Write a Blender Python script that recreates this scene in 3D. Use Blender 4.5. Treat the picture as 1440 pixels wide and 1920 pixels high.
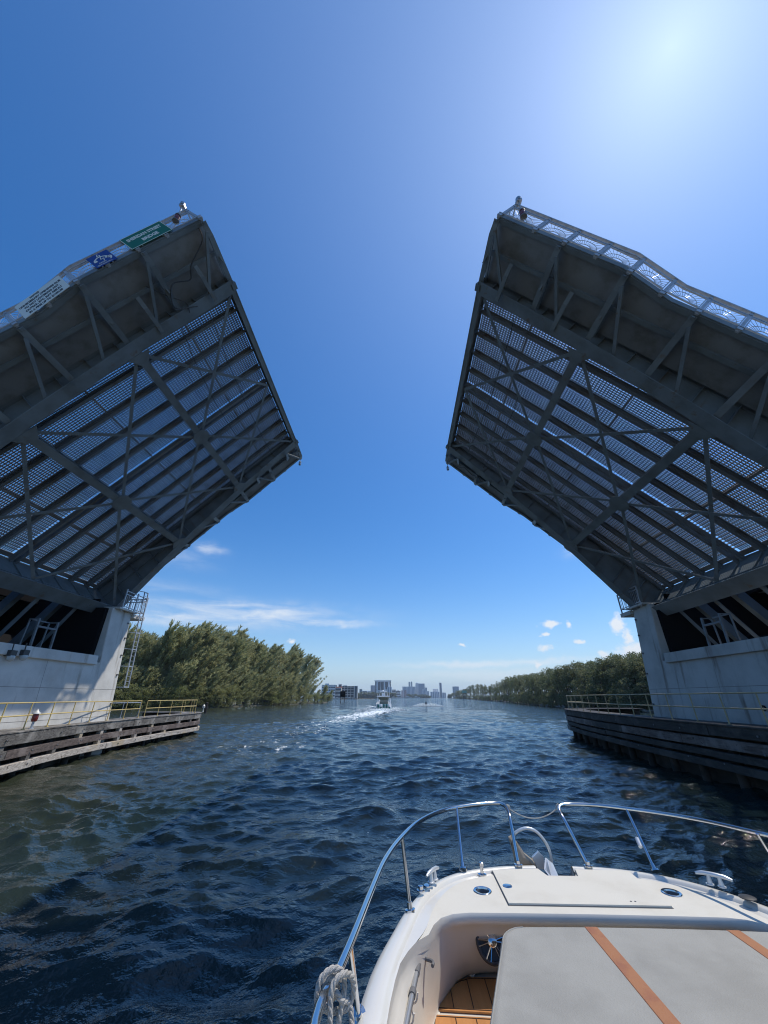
import bpy, bmesh, math, random
import numpy as np
from mathutils import Vector, Matrix, noise as mnoise
from mathutils.geometry import delaunay_2d_cdt
R = math.radians
rnd = random.Random(7)
for o in list(bpy.data.objects): bpy.data.objects.remove(o)
SC = bpy.context.scene
COL = SC.collection

# ------------------------------------------------------------------ camera
H = 3.0; F = 693.0
PITCH = math.atan(348/693); YAW = R(2.14)
cd = bpy.data.cameras.new('camera'); cam = bpy.data.objects.new('camera', cd); COL.objects.link(cam)
cd.sensor_fit = 'VERTICAL'; cd.sensor_height = 36; cd.lens = 36*F/1920
cd.clip_start = 0.05; cd.clip_end = 30000
cam.location = (0, 0, H); cam.rotation_euler = (math.pi/2+PITCH, 0, YAW)
SC.camera = cam
try: SC.cycles.filter_width = 1.1; SC.cycles.use_denoising = True; SC.cycles.sample_clamp_indirect = 3.0; SC.cycles.use_adaptive_sampling = False
except Exception: pass
SC.render.resolution_x = 768; SC.render.resolution_y = 1024

def ray(u, v):                      # direction seen at a place of the photograph, used for surveying
    xc = (u-720)/F; yc = -(v-960)/F
    f = math.cos(PITCH)-math.sin(PITCH)*yc; z = math.sin(PITCH)+math.cos(PITCH)*yc
    return (xc*math.cos(YAW)-f*math.sin(YAW), f*math.cos(YAW)+xc*math.sin(YAW), z)
def at(u, v, x=None, y=None, z=None):
    r = ray(u, v)
    t = x/r[0] if x is not None else y/r[1] if y is not None else (z-H)/r[2]
    return Vector((r[0]*t, r[1]*t, H+r[2]*t))

# ------------------------------------------------------------------ sun, sky
SUN_EL = R(61.8); SUN_AZ = R(65.0)            # azimuth clockwise from +Y
sdir = Vector((math.sin(SUN_AZ)*math.cos(SUN_EL), math.cos(SUN_AZ)*math.cos(SUN_EL), math.sin(SUN_EL)))
sl = bpy.data.lights.new('sun', 'SUN'); so = bpy.data.objects.new('sun', sl); COL.objects.link(so)
sl.energy = 3.7; sl.angle = R(0.53); sl.color = (1, 0.93, 0.82)
so.rotation_euler = sdir.to_track_quat('Z', 'Y').to_euler(); so.location = (40, 10, 80)
W = bpy.data.worlds.new('World'); SC.world = W; W.use_nodes = True
SC.view_settings.view_transform = 'Standard'; SC.view_settings.look = 'None'
SC.view_settings.exposure = 0.0; SC.view_settings.gamma = 1

class NT:
    def __init__(s, tree): s.t = tree; s.t.nodes.clear()
    def n(s, typ, ins=None, **kw):
        nd = s.t.nodes.new(typ)
        for k, v in kw.items(): setattr(nd, k, v)
        for k, v in (ins or {}).items():
            if isinstance(v, bpy.types.NodeSocket): s.t.links.new(v, nd.inputs[k])
            else: nd.inputs[k].default_value = v
        return nd
    def m(s, op, *a, clamp=False):
        nd = s.t.nodes.new('ShaderNodeMath'); nd.operation = op; nd.use_clamp = clamp
        for i, v in enumerate(a):
            if isinstance(v, bpy.types.NodeSocket): s.t.links.new(v, nd.inputs[i])
            else: nd.inputs[i].default_value = v
        return nd.outputs[0]
    def mix(s, f, a, b):
        nd = s.t.nodes.new('ShaderNodeMix'); nd.data_type = 'RGBA'
        for i, v in ((0, f), (6, a), (7, b)):
            if isinstance(v, bpy.types.NodeSocket): s.t.links.new(v, nd.inputs[i])
            else: nd.inputs[i].default_value = v if i == 0 else (*v[:3], 1)
        return nd.outputs[2]
    def ss(s, x, a, b):
        nd = s.n('ShaderNodeMapRange', {0: x, 1: a, 2: b}, interpolation_type='SMOOTHSTEP'); return nd.outputs[0]
    def noise(s, vec, scale, detail=4, rough=0.55, dist=0.0):
        ins = {'Scale': scale, 'Detail': detail, 'Roughness': rough, 'Distortion': dist}
        if vec is not None: ins['Vector'] = vec
        return s.n('ShaderNodeTexNoise', ins).outputs[0]

def build_world():
    N = NT(W.node_tree)
    sky = N.n('ShaderNodeTexSky', sky_type='NISHITA', sun_disc=False, sun_elevation=SUN_EL, sun_rotation=SUN_AZ,
              altitude=0, air_density=1.15, dust_density=0.04, ozone_density=4.0)
    tc = N.n('ShaderNodeTexCoord').outputs['Generated']
    sp = N.n('ShaderNodeSeparateXYZ', {0: tc})
    az = N.m('ARCTAN2', sp.outputs[0], sp.outputs[1]); el = N.m('ARCSINE', sp.outputs[2])
    cv = N.n('ShaderNodeCombineXYZ', {0: az, 1: el, 2: 0.0}).outputs[0]
    wn = N.n('ShaderNodeSeparateColor', {0: N.n('ShaderNodeTexNoise', {'Vector': cv, 'Scale': 34.0, 'Detail': 5, 'Roughness': .6}).outputs[1]})
    az = N.m('ADD', az, N.m('MULTIPLY', N.m('SUBTRACT', wn.outputs[0], .5), .045)); el = N.m('ADD', el, N.m('MULTIPLY', N.m('SUBTRACT', wn.outputs[1], .5), .022))
    def azel(u, v):
        r = Vector(ray(u, v)).normalized(); return math.atan2(r.x, r.y), math.asin(r.z)
    def blob(u, v, du, dv):
        a, e = azel(u, v); a2, _ = azel(u+du, v); _, e2 = azel(u, v-dv)
        x = N.m('DIVIDE', N.m('SUBTRACT', az, a), abs(a2-a)); y = N.m('DIVIDE', N.m('SUBTRACT', el, e), abs(e2-e))
        q = N.m('ADD', N.m('MULTIPLY', x, x), N.m('MULTIPLY', y, y))
        return N.m('EXPONENT', N.m('MULTIPLY', q, -1.0))
    def union(bl):
        r = bl[0]
        for b in bl[1:]: r = N.m('MAXIMUM', r, b)
        return r
    # puffy cumulus
    cum = union([blob(1158, 1168, 22, 24), blob(1176, 1190, 18, 24), blob(1185, 1222, 45, 20), blob(1130, 1228, 18, 12), blob(1026, 1215, 19, 12),
                 blob(1032, 1170, 28, 8), blob(1066, 1171, 10, 9), blob(1088, 1204, 14, 7), blob(1022, 1190, 8, 5), blob(865, 1210, 7, 5),
                 blob(1005, 1246, 8, 6), blob(546, 1203, 14, 6)])
    nz = N.noise(cv, 26.0, 6, 0.6)
    c1 = N.ss(N.m('ADD', cum, N.m('MULTIPLY', N.m('SUBTRACT', nz, 0.5), 1.7)), 0.38, 0.95)
    c1 = N.m('MULTIPLY', c1, N.ss(cum, 0.04, 0.3))
    # thin streaks
    mp = N.n('ShaderNodeMapping', {0: cv, 2: (0, 0, R(-4)), 3: (3.0, 16.0, 1)}).outputs[0]
    nz2 = N.noise(mp, 2.6, 5, 0.55, 0.6)
    cir = union([blob(470, 1150, 150, 19), blob(360, 1162, 120, 14), blob(590, 1168, 90, 7), N.m('MULTIPLY', blob(395, 1029, 26, 9), .8),
                 N.m('MULTIPLY', blob(330, 1045, 70, 18), 0.25), N.m('MULTIPLY', blob(330, 1105, 90, 14), 0.25), N.m('MULTIPLY', blob(1075, 1032, 22, 12), 0.4)])
    c2 = N.m('MULTIPLY', cir, N.ss(nz2, 0.2, 0.75))
    bank = union([blob(880, 1246, 130, 6), blob(1010, 1240, 110, 6), N.m('MULTIPLY', blob(900, 1266, 170, 13), .75), N.m('MULTIPLY', blob(1080, 1262, 150, 13), .7)])
    c3 = N.m('MULTIPLY', bank, N.ss(nz2, 0.12, 0.6))
    tot = N.m('ADD', N.m('ADD', N.m('MULTIPLY', c1, 0.95), N.m('MULTIPLY', c2, 0.95)), N.m('MULTIPLY', c3, 0.6), clamp=True)
    # sky colour: a little richer than the raw model
    hs = N.n('ShaderNodeHueSaturation', {'Saturation': 1.36, 'Value': 1.0, 'Color': sky.outputs[0]}).outputs[0]
    tint = N.n('ShaderNodeMix', {0: 1.0, 6: hs, 7: (0.98, 0.97, 1.10, 1)}, data_type='RGBA', blend_type='MULTIPLY').outputs[2]
    hf = N.m('MULTIPLY', N.m('EXPONENT', N.m('MULTIPLY', N.m('MAXIMUM', N.m('ARCSINE', sp.outputs[2]), 0.0), -1/0.10)), 0.8)
    tint = N.mix(hf, tint, (2.7, 4.5, 6.6))
    # aureole of humid air about the sun
    dt = N.n('ShaderNodeVectorMath', {0: tc, 1: tuple(sdir)}, operation='DOT_PRODUCT').outputs['Value']
    ang = N.m('ARCCOSINE', N.m('MINIMUM', dt, 1.0))
    gl = N.m('EXPONENT', N.m('MULTIPLY', ang, -1/0.38))
    gl = N.m('ADD', gl, N.m('MULTIPLY', N.m('EXPONENT', N.m('MULTIPLY', ang, -1/0.13)), 0.25))
    gcol = N.n('ShaderNodeMix', {0: 1.0, 6: tint, 7: N.n('ShaderNodeCombineXYZ', {0: N.m('MULTIPLY', gl, 4.0), 1: N.m('MULTIPLY', gl, 4.35), 2: N.m('MULTIPLY', gl, 4.3)}).outputs[0]}, data_type='RGBA', blend_type='ADD').outputs[2]
    cl = N.mix(tot, gcol, (6.6, 7.0, 7.5))
    bg = N.n('ShaderNodeBackground', {'Color': cl, 'Strength': 0.128})
    out = N.n('ShaderNodeOutputWorld', {'Surface': bg.outputs[0]})
build_world()

# ------------------------------------------------------------------ mesh helpers
ORG = {}
class MB:
    def __init__(s): s.v = []; s.f = []
    def add(s, vs, fs):
        b = len(s.v); s.v.extend([tuple(p) for p in vs]); s.f.extend([tuple(i+b for i in f) for f in fs]); return s
    def hexa(s, p):                       # 8 points, bottom 4 then top 4
        return s.add(p, [(0, 3, 2, 1), (4, 5, 6, 7), (0, 1, 5, 4), (1, 2, 6, 5), (2, 3, 7, 6), (3, 0, 4, 7)])
    def box(s, x0, x1, y0, y1, z0, z1):
        return s.hexa([(x0, y0, z0), (x1, y0, z0), (x1, y1, z0), (x0, y1, z0), (x0, y0, z1), (x1, y0, z1), (x1, y1, z1), (x0, y1, z1)])
    def bar(s, a, b, w, h, up=(0, 0, 1)):
        a = Vector(a); b = Vector(b); d = (b-a).normalized(); up = Vector(up)
        if abs(d.dot(up)) > .99: up = Vector((1, 0, 0))
        sx = d.cross(up).normalized()*w/2; sz = sx.cross(d).normalized()*h/2
        return s.hexa([a-sx-sz, a+sx-sz, b+sx-sz, b-sx-sz, a-sx+sz, a+sx+sz, b+sx+sz, b-sx+sz])
    def tube(s, pts, r, seg=8, cap=True, closed=False):
        pts = [Vector(p) for p in pts]; n = len(pts)
        rr = r if isinstance(r, (list, tuple)) else [r]*n
        up = None; rings = []
        for i, p in enumerate(pts):
            a = pts[i-1] if (i > 0 or closed) else p; c = pts[(i+1) % n] if (i < n-1 or closed) else p
            d = (c-a)
            if d.length < 1e-9: d = Vector((0, 0, 1))
            d.normalize()
            if up is None:
                up = Vector((0, 0, 1)) if abs(d.z) < .9 else Vector((1, 0, 0))
            x = d.cross(up)
            if x.length < 1e-6: x = d.cross(Vector((0, 1, 0)))
            x.normalize(); up = x.cross(d).normalized()
            rings.append([p+(x*math.cos(t)+up*math.sin(t))*rr[i] for t in [2*math.pi*k/seg for k in range(seg)]])
        vs = [q for rg in rings for q in rg]; fs = []
        m = n if closed else n-1
        for i in range(m):
            for k in range(seg):
                a = i*seg+k; b = i*seg+(k+1) % seg; c = ((i+1) % n)*seg+(k+1) % seg; d = ((i+1) % n)*seg+k
                fs.append((a, b, c, d))
        if cap and not closed:
            fs.append(tuple(reversed(range(seg)))); fs.append(tuple((n-1)*seg+k for k in range(seg)))
        return s.add(vs, fs)
    def lathe(s, prof, c, axis=(0, 0, 1), seg=20):      # prof: (radius, height)
        ax = Vector(axis).normalized(); c = Vector(c)
        x = ax.orthogonal().normalized(); y = ax.cross(x)
        vs = []; fs = []
        for (r, h) in prof:
            for k in range(seg):
                t = 2*math.pi*k/seg; vs.append(c+ax*h+(x*math.cos(t)+y*math.sin(t))*r)
        for i in range(len(prof)-1):
            for k in range(seg):
                fs.append((i*seg+k, i*seg+(k+1) % seg, (i+1)*seg+(k+1) % seg, (i+1)*seg+k))
        if prof[0][0] > 1e-5: fs.append(tuple(reversed(range(seg))))
        if prof[-1][0] > 1e-5: fs.append(tuple((len(prof)-1)*seg+k for k in range(seg)))
        return s.add(vs, fs)
    def prism(s, poly, fn, t0, t1):        # poly: list of (a,b); fn(a,b,t)->3d
        n = len(poly)
        vs = [fn(a, b, t0) for a, b in poly]+[fn(a, b, t1) for a, b in poly]
        fs = [tuple(reversed(range(n))), tuple(range(n, 2*n))]+[(i, (i+1) % n, n+(i+1) % n, n+i) for i in range(n)]
        return s.add(vs, fs)
    def grid(s, rows, close=False):
        nr = len(rows); nc = len(rows[0]); vs = [p for r in rows for p in r]; fs = []
        for i in range(nr-1):
            for k in range(nc-(0 if close else 1)):
                k2 = (k+1) % nc
                fs.append((i*nc+k, i*nc+k2, (i+1)*nc+k2, (i+1)*nc+k))
        return s.add(vs, fs)
    def build(s, name, mat=None, parent=None, smooth=False, org=None, bevel=0.0, fixn=True, autos=None):
        me = bpy.data.meshes.new(name)
        if parent is not None and parent.name in ORG: o3 = ORG[parent.name]
        elif org is not None: o3 = Vector(org)
        elif parent is None and s.v:
            a = np.array(s.v); o3 = Vector(((a[:, 0].min()+a[:, 0].max())/2, (a[:, 1].min()+a[:, 1].max())/2, a[:, 2].min()))
        else: o3 = Vector((0, 0, 0))
        me.from_pydata([(x-o3[0], y-o3[1], z-o3[2]) for x, y, z in s.v], [], s.f)
        if fixn or bevel:
            bm = bmesh.new(); bm.from_mesh(me)
            if bevel:
                es = [e for e in bm.edges if len(e.link_faces) == 2 and e.calc_face_angle(0) > 0.6]
                bmesh.ops.bevel(bm, geom=es, offset=bevel, segments=2, profile=0.5, affect='EDGES', clamp_overlap=True)
            bmesh.ops.recalc_face_normals(bm, faces=bm.faces); bm.to_mesh(me); bm.free()
        if smooth:
            for p in me.polygons: p.use_smooth = True
            me.set_sharp_from_angle(angle=autos or R(38))
        if mat: me.materials.append(mat)
        o = bpy.data.objects.new(name, me); COL.objects.link(o)
        if parent is not None: o.parent = parent; ORG[o.name] = o3
        else: o.location = o3; ORG[o.name] = Vector(o3)
        return o
def tag(o, label=None, cat=None, group=None, kind=None):
    if label: o['label'] = label
    if cat: o['category'] = cat
    if group: o['group'] = group
    if kind: o['kind'] = kind
    return o
def thing(name, label, cat, loc, group=None, local=False):
    o = bpy.data.objects.new(name, None); COL.objects.link(o); o.location = loc; o.empty_display_size = .2
    ORG[o.name] = Vector((0, 0, 0)) if local else Vector(loc)
    return tag(o, label, cat, group)
def dup(o, parent=None):
    c = o.copy(); COL.objects.link(c); c.parent = parent
    if parent: c.matrix_parent_inverse = o.matrix_parent_inverse
    for ch in list(o.children): dup(ch, c)
    return c
def spline(pts, n=8):
    pts = [Vector(p) for p in pts]; out = []
    P = [pts[0]*2-pts[1]]+pts+[pts[-1]*2-pts[-2]]
    for i in range(1, len(P)-2):
        a, b, c, d = P[i-1:i+3]
        for k in range(n):
            t = k/n
            out.append(0.5*((2*b)+(c-a)*t+(2*a-5*b+4*c-d)*t*t+(3*b-a-3*c+d)*t**3))
    out.append(pts[-1]); return out
def interp(tab, x):
    for (a, b), (c, d) in zip(tab, tab[1:]):
        if x <= c: return b+(d-b)*max(0, (x-a))/(c-a)
    return tab[-1][1]

# ------------------------------------------------------------------ materials
def material(name, col, rough=0.5, metal=0.0, col2=None, scale=3.0, lo=0.4, hi=0.7, streak=None, bump=0.0, bscale=40.0, spec=0.5, coat=0.0, extra=None, stretch=(1, 1, 1)):
    m = bpy.data.materials.new(name); m.use_nodes = True; N = NT(m.node_tree)
    oc = N.n('ShaderNodeTexCoord').outputs['Object']
    vec = N.n('ShaderNodeMapping', {0: oc, 3: stretch}).outputs[0]
    c = (*col, 1)
    csock = N.n('ShaderNodeRGB'); csock.outputs[0].default_value = c; cs = csock.outputs[0]
    if col2:
        f = N.ss(N.noise(vec, scale, 6, 0.6), lo, hi); cs = N.mix(f, cs, col2)
    if streak:     # vertical run marks: (colour, scale, lo, hi)
        v2 = N.n('ShaderNodeMapping', {0: oc, 3: (1, 1, 0.08)}).outputs[0]
        f = N.ss(N.noise(v2, streak[1], 5, 0.6), streak[2], streak[3]); cs = N.mix(f, cs, streak[0])
    ins = {'Base Color': cs, 'Roughness': rough, 'Metallic': metal, 'Specular IOR Level': spec, 'Coat Weight': coat}
    bs = N.n('ShaderNodeBsdfPrincipled', ins)
    if bump:
        b = N.n('ShaderNodeBump', {'Strength': bump, 'Distance': 0.01, 'Height': N.noise(vec, bscale, 5, 0.6)})
        m.node_tree.links.new(b.outputs[0], bs.inputs['Normal'])
    N.n('ShaderNodeOutputMaterial', {'Surface': bs.outputs[0]})
    return m
M = {}
M['steel'] = material('painted_bridge_steel', (0.18, 0.215, 0.235), 0.5, 0, (0.115, 0.135, 0.145), 0.9, .3, .75, streak=((.15, .11, .08), 2.2, .60, .74), bump=.2, bscale=25)
M['steel_dk'] = material('inner_bridge_steel', (0.16, 0.18, 0.195), 0.65, 0, (0.085, 0.06, 0.045), 1.3, .5, .8)
M['grate'] = material('grating_steel', (0.27, 0.28, 0.30), 0.5, 0.0, (0.18, 0.165, 0.15), 1.2)
M['walk'] = material('sidewalk_soffit', (0.24, 0.255, 0.265), 0.8, 0, (0.16, 0.16, 0.155), 1.1, .42, .72, bump=.3)
M['galv'] = material('galvanised_steel', (0.46, 0.48, 0.51), 0.42, 0.3, (0.34, 0.36, 0.38), 5)
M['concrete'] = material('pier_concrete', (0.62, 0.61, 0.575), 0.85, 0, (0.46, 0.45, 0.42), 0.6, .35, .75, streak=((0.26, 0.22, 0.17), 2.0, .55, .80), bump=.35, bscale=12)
M['concrete_shade'] = material('shaded_pier_concrete', (0.46, 0.455, 0.43), 0.85, 0, (0.33, 0.32, 0.30), 0.6, .35, .75, streak=((0.17, 0.14, 0.11), 2.0, .52, .74), bump=.35, bscale=12)  # copy of pier concrete with the right pier's shade put into colour, plus stains
M['joint'] = material('concrete_joint', (0.22, 0.21, 0.20), 0.9)
M['dark'] = material('near_black', (0.010, 0.010, 0.011), 0.9, spec=.1)  # near black; on pier interior parts it stands in for deep shade
def wood_mat(name, a, b, c):
    m = bpy.data.materials.new(name); m.use_nodes = True; N = NT(m.node_tree)
    oc = N.n('ShaderNodeTexCoord').outputs['Object']
    v1 = N.n('ShaderNodeMapping', {0: oc, 3: (6, .35, 6)}).outputs[0]
    g = N.noise(v1, 3.0, 7, .65, .8)
    p = N.noise(oc, 0.9, 5, .6)
    cs = N.mix(N.ss(g, .35, .7), a, b); cs = N.mix(N.ss(p, .48, .62), cs, c)
    st = N.ss(N.noise(oc, 5.0, 3, .5), .66, .72); cs = N.mix(st, cs, (.05, .035, .025))
    bu = N.n('ShaderNodeBump', {'Strength': .7, 'Distance': .02, 'Height': g})
    bs = N.n('ShaderNodeBsdfPrincipled', {'Base Color': cs, 'Roughness': .85, 'Normal': bu.outputs[0]})
    N.n('ShaderNodeOutputMaterial', {'Surface': bs.outputs[0]}); return m
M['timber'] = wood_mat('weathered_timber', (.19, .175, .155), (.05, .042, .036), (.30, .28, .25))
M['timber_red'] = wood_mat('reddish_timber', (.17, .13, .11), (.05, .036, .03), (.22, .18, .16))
M['timber_shade'] = wood_mat('shaded_timber', (.048, .042, .036), (.022, .019, .017), (.075, .065, .055))  # shade of the right fender put into the wood colour
M['timber_pale'] = wood_mat('worn_pale_timber', (.58, .53, .46), (.26, .21, .17), (.44, .36, .25))
M['timber_dk'] = wood_mat('wet_dark_timber', (.035, .03, .025), (.02, .018, .016), (.07, .055, .045))
M['yellow'] = material('faded_yellow_paint', (.62, .47, .17), .55, 0, (.50, .33, .17), 4, .5, .75)
M['white'] = material('white_gelcoat', (.68, .66, .60), .28, 0, (.66, .635, .575), 3, bump=.02, bscale=60, coat=.3)
M['nonskid'] = material('nonskid_gelcoat', (.68, .645, .555), .6, 0, (.60, .56, .47), 3.0, .42, .8, bump=.4, bscale=220)
M['liner'] = material('cockpit_gelcoat', (.66, .62, .545), .4, 0, (.62, .58, .51), 3, coat=.2)
M['hull'] = material('hull_side_gelcoat', (.30, .36, .35), .25, coat=.4)
M['ss'] = material('polished_stainless', (.62, .63, .64), .13, 1.0)
M['alu'] = material('brushed_aluminium', (.45, .46, .47), .4, .8)
M['plastic'] = material('black_plastic', (.04, .042, .045), .45)
M['gplastic'] = material('grey_plastic', (.13, .13, .135), .55)
M['vinyl'] = material('grey_vinyl', (.335, .325, .29), .62, 0, (.275, .265, .235), 2.2, bump=.3, bscale=120)
M['orange'] = material('rust_orange_piping', (.36, .15, .06), .6, 0, (.29, .105, .05), 8, bump=.2, bscale=150)
M['teak'] = material('synthetic_teak', (.52, .235, .075), .62, 0, (.42, .18, .055), 5, .3, .8, bump=.2, bscale=60, stretch=(5, .6, 5))
M['caulk'] = material('brown_caulking', (.045, .022, .012), .6)
M['rope'] = material('white_braided_rope', (.50, .47, .42), .85, 0, (.36, .33, .28), 30, bump=.5, bscale=250)
M['mud'] = material('muddy_galvanised_iron', (.36, .30, .23), .8, 0, (.10, .085, .07), 9, .52, .62, bump=.6, bscale=40)
M['green'] = material('green_sign_face', (.0, .13, .05), .45)
M['blue'] = material('blue_sign_face', (.008, .035, .24), .45)
M['signwhite'] = material('white_sign_face', (.66, .72, .70), .5)
M['lettering'] = material('pale_lettering', (.80, .78, .70), .5)
M['black'] = material('black_lettering', (.015, .015, .02), .5)
M['red'] = material('red_glass', (.16, .02, .015), .25)
M['lens'] = material('lamp_glass', (.45, .47, .46), .15)
M['bark'] = material('grey_brown_bark', (.10, .08, .06), .9, 0, (.06, .05, .04), 4)
M['soil'] = material('shore_soil', (.13, .11, .075), .95, 0, (.06, .07, .03), .3)
M['rock'] = material('shore_rock', (.23, .20, .165), .9, 0, (.12, .10, .08), 1.5, bump=.6, bscale=5)
M['skin'] = material('skin', (.42, .24, .16), .6)
def leaf_mat(name, a, b, c):
    m = bpy.data.materials.new(name); m.use_nodes = True; N = NT(m.node_tree)
    oi = N.n('ShaderNodeObjectInfo').outputs['Random']
    geo = N.n('ShaderNodeNewGeometry').outputs['Position']
    cs = N.mix(N.ss(N.noise(geo, .9, 4, .7), .35, .68), a, b); cs = N.mix(N.m('MULTIPLY', oi, .7), cs, c)
    d = N.n('ShaderNodeBsdfDiffuse', {'Color': cs}); t = N.n('ShaderNodeBsdfTranslucent', {'Color': cs})
    g = N.n('ShaderNodeBsdfGlossy', {'Color': (.8, .8, .8, 1), 'Roughness': .5})
    x = N.n('ShaderNodeMixShader', {0: .48, 1: d.outputs[0], 2: t.outputs[0]})
    x = N.n('ShaderNodeMixShader', {0: .03, 1: x.outputs[0], 2: g.outputs[0]})
    N.n('ShaderNodeOutputMaterial', {'Surface': x.outputs[0]}); return m
M['needle'] = leaf_mat('casuarina_needles', (.43, .44, .22), (.26, .28, .13), (.50, .47, .25))
M['leaf'] = leaf_mat('mangrove_leaves', (.18, .215, .095), (.095, .12, .055), (.25, .25, .13))
M['shrubleaf'] = leaf_mat('bright_shrub_leaves', (.27, .30, .11), (.16, .19, .07), (.30, .29, .13))

# ------------------------------------------------------------------ water
def hnoise(x, y, s, seed):       # smooth value noise, vectorised
    x = x/s+seed*17.3; y = y/s-seed*9.1
    xi = np.floor(x); yi = np.floor(y); fx = x-xi; fy = y-yi; fx = fx*fx*(3-2*fx); fy = fy*fy*(3-2*fy)
    def h(a, b):
        v = np.sin(a*127.1+b*311.7+seed*74.7)*43758.5453; return v-np.floor(v)
    return (h(xi, yi)*(1-fx)+h(xi+1, yi)*fx)*(1-fy)+(h(xi, yi+1)*(1-fx)+h(xi+1, yi+1)*fx)*fy
def build_water():
    rs = [1.2]
    while rs[-1] < 60: rs.append(rs[-1]*1.0048)
    while rs[-1] < 260: rs.append(rs[-1]*1.009)
    while rs[-1] < 5000: rs.append(rs[-1]*1.06)
    r = np.array(rs); na = 1150
    a = np.linspace(R(-92), R(92), na)
    rr, aa = np.meshgrid(r, a, indexing='ij')
    X = rr*np.sin(aa); Y = rr*np.cos(aa)-1.0
    dr = np.gradient(r)[:, None]; cell = np.maximum(dr, rr*(a[1]-a[0]))
    g = np.random.RandomState(5)
    wx = X+1.6*(hnoise(X, Y, 5.0, 1)-.5); wy = Y+1.6*(hnoise(X, Y, 5.0, 2)-.5)
    patch = .55+.9*hnoise(X, Y, 9.0, 3)
    Z = np.zeros_like(X); DX = np.zeros_like(X); DY = np.zeros_like(X)
    for i in range(64):
        lam = .35*(14**(i/63.0))*(.85+.3*g.rand())
        th = R(258)+g.randn()*R(34)
        if g.rand() < .18: th += R(70)
        k = 2*math.pi/lam; amp = .0064*lam**.54
        att = np.clip((lam/cell-2.2)/2.5, 0, 1)
        if att.max() <= 0: continue
        ph = k*(wx*math.cos(th)+wy*math.sin(th))+g.rand()*6.28
        w = amp*att*(patch if lam < 2.5 else 1)
        s = np.sin(ph); Z += w*s; c = np.cos(ph)*w*.9; DX += c*math.cos(th); DY += c*math.sin(th)
    # boat wash: long oblique swells
    for (lam, th, amp, sd) in ((7.5, 205, .03, 11), (5.5, 330, .022, 12), (3.4, 190, .02, 13)):
        k = 2*math.pi/lam; t = R(th); ph = k*(X*math.cos(t)+Y*math.sin(t))+2.5*hnoise(X, Y, 14., sd)*2
        m = np.clip(hnoise(X, Y, 22., sd+3)*2-.5, 0, 1)*np.clip((lam/cell-2)/3, 0, 1); Z += amp*m*np.sin(ph)
    dist = np.sqrt(X*X+Y*Y); unres = np.clip((cell-.12)/.5, 0, 1)
    Z -= 0.02
    # foam amount where the boats churned the surface
    foam = np.zeros_like(X)
    def segd(ax, ay, bx, by, w0, w1, amt0, amt1):
        nonlocal foam
        dx, dy = bx-ax, by-ay; t = np.clip(((X-ax)*dx+(Y-ay)*dy)/(dx*dx+dy*dy), 0, 1)
        d = np.hypot(X-ax-t*dx, Y-ay-t*dy); w = w0+(w1-w0)*t
        foam = np.maximum(foam, np.exp(-(d/w)**2*1.2)*(amt0+(amt1-amt0)*t))
    pts = [(724, 1331), (700, 1336), (668, 1343), (640, 1350), (600, 1362), (540, 1385), (470, 1412)]
    ws = [3.2, 5.0, 6.0, 6.2, 5.5, 4.2, 3.0]; am = [1.1, 1.0, .84, .66, .54, .48, .38]
    q = [at(u, v, z=0) for u, v in pts]
    for i in range(len(q)-1): segd(q[i].x, q[i].y, q[i+1].x, q[i+1].y, ws[i], ws[i+1], am[i], am[i+1])
    p1, p2 = at(735, 1329, z=0), at(752, 1334, z=0); segd(p1.x, p1.y, p2.x, p2.y, 1.6, 1.2, .95, .7)
    p1, p2 = at(706, 1326, z=0), at(690, 1323, z=0); segd(p1.x, p1.y, p2.x, p2.y, 1.6, 2.0, .95, .8)
    p1, p2 = at(784, 1324, z=0), at(818, 1324, z=0); segd(p1.x, p1.y, p2.x, p2.y, 2.6, 2.6, 1.5, 1.5)
    for (u, v, w, am_) in ((600, 1345, 5, .5), (640, 1372, 3, .42), (480, 1402, 2.5, .55), (585, 1398, 2, .55), (560, 1403, 2, .5)):
        p = at(u, v, z=0); segd(p.x-2, p.y, p.x+2, p.y+.5, w*.6, w*.6, am_, am_)
    Z += foam*.10*(hnoise(X, Y, 1.1, 31)-.35)*np.clip(dist/60, 0, 1)
    X += DX; Y += DY
    nr = len(r); co = np.stack([X, Y, Z], -1).reshape(-1, 3).astype(np.float32)
    i, j = np.meshgrid(np.arange(nr-1), np.arange(na-1), indexing='ij'); b = (i*na+j).ravel()
    q = np.stack([b, b+1, b+na+1, b+na], 1).astype(np.int32)[:, ::-1]
    me = bpy.data.meshes.new('water'); nf = len(q)
    me.vertices.add(len(co)); me.vertices.foreach_set('co', co.ravel())
    me.loops.add(nf*4); me.loops.foreach_set('vertex_index', q.ravel())
    me.polygons.add(nf); me.polygons.foreach_set('loop_start', np.arange(nf, dtype=np.int32)*4)
    me.polygons.foreach_set('use_smooth', np.ones(nf, dtype=bool))
    me.update(calc_edges=True)
    at_ = me.attributes.new('foam', 'FLOAT', 'POINT'); at_.data.foreach_set('value', foam.ravel().astype(np.float32))
    at_ = me.attributes.new('unresolved', 'FLOAT', 'POINT'); at_.data.foreach_set('value', unres.ravel().astype(np.float32))
    o = bpy.data.objects.new('water', me); COL.objects.link(o); tag(o, kind='structure')
    m = bpy.data.materials.new('sea_water'); m.use_nodes = True; N = NT(m.node_tree)
    pos = N.n('ShaderNodeNewGeometry').outputs['Position']
    fo = N.n('ShaderNodeAttribute', attribute_name='foam').outputs['Fac']
    n1 = N.noise(pos, 2.2, 4, .6); n2 = N.noise(pos, 9.0, 3, .6)
    v3 = N.n('ShaderNodeMapping', {0: pos, 2: (0, 0, R(20)), 3: (.25, .8, 1)}).outputs[0]
    n3 = N.noise(v3, 1.0, 4, .65)
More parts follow.
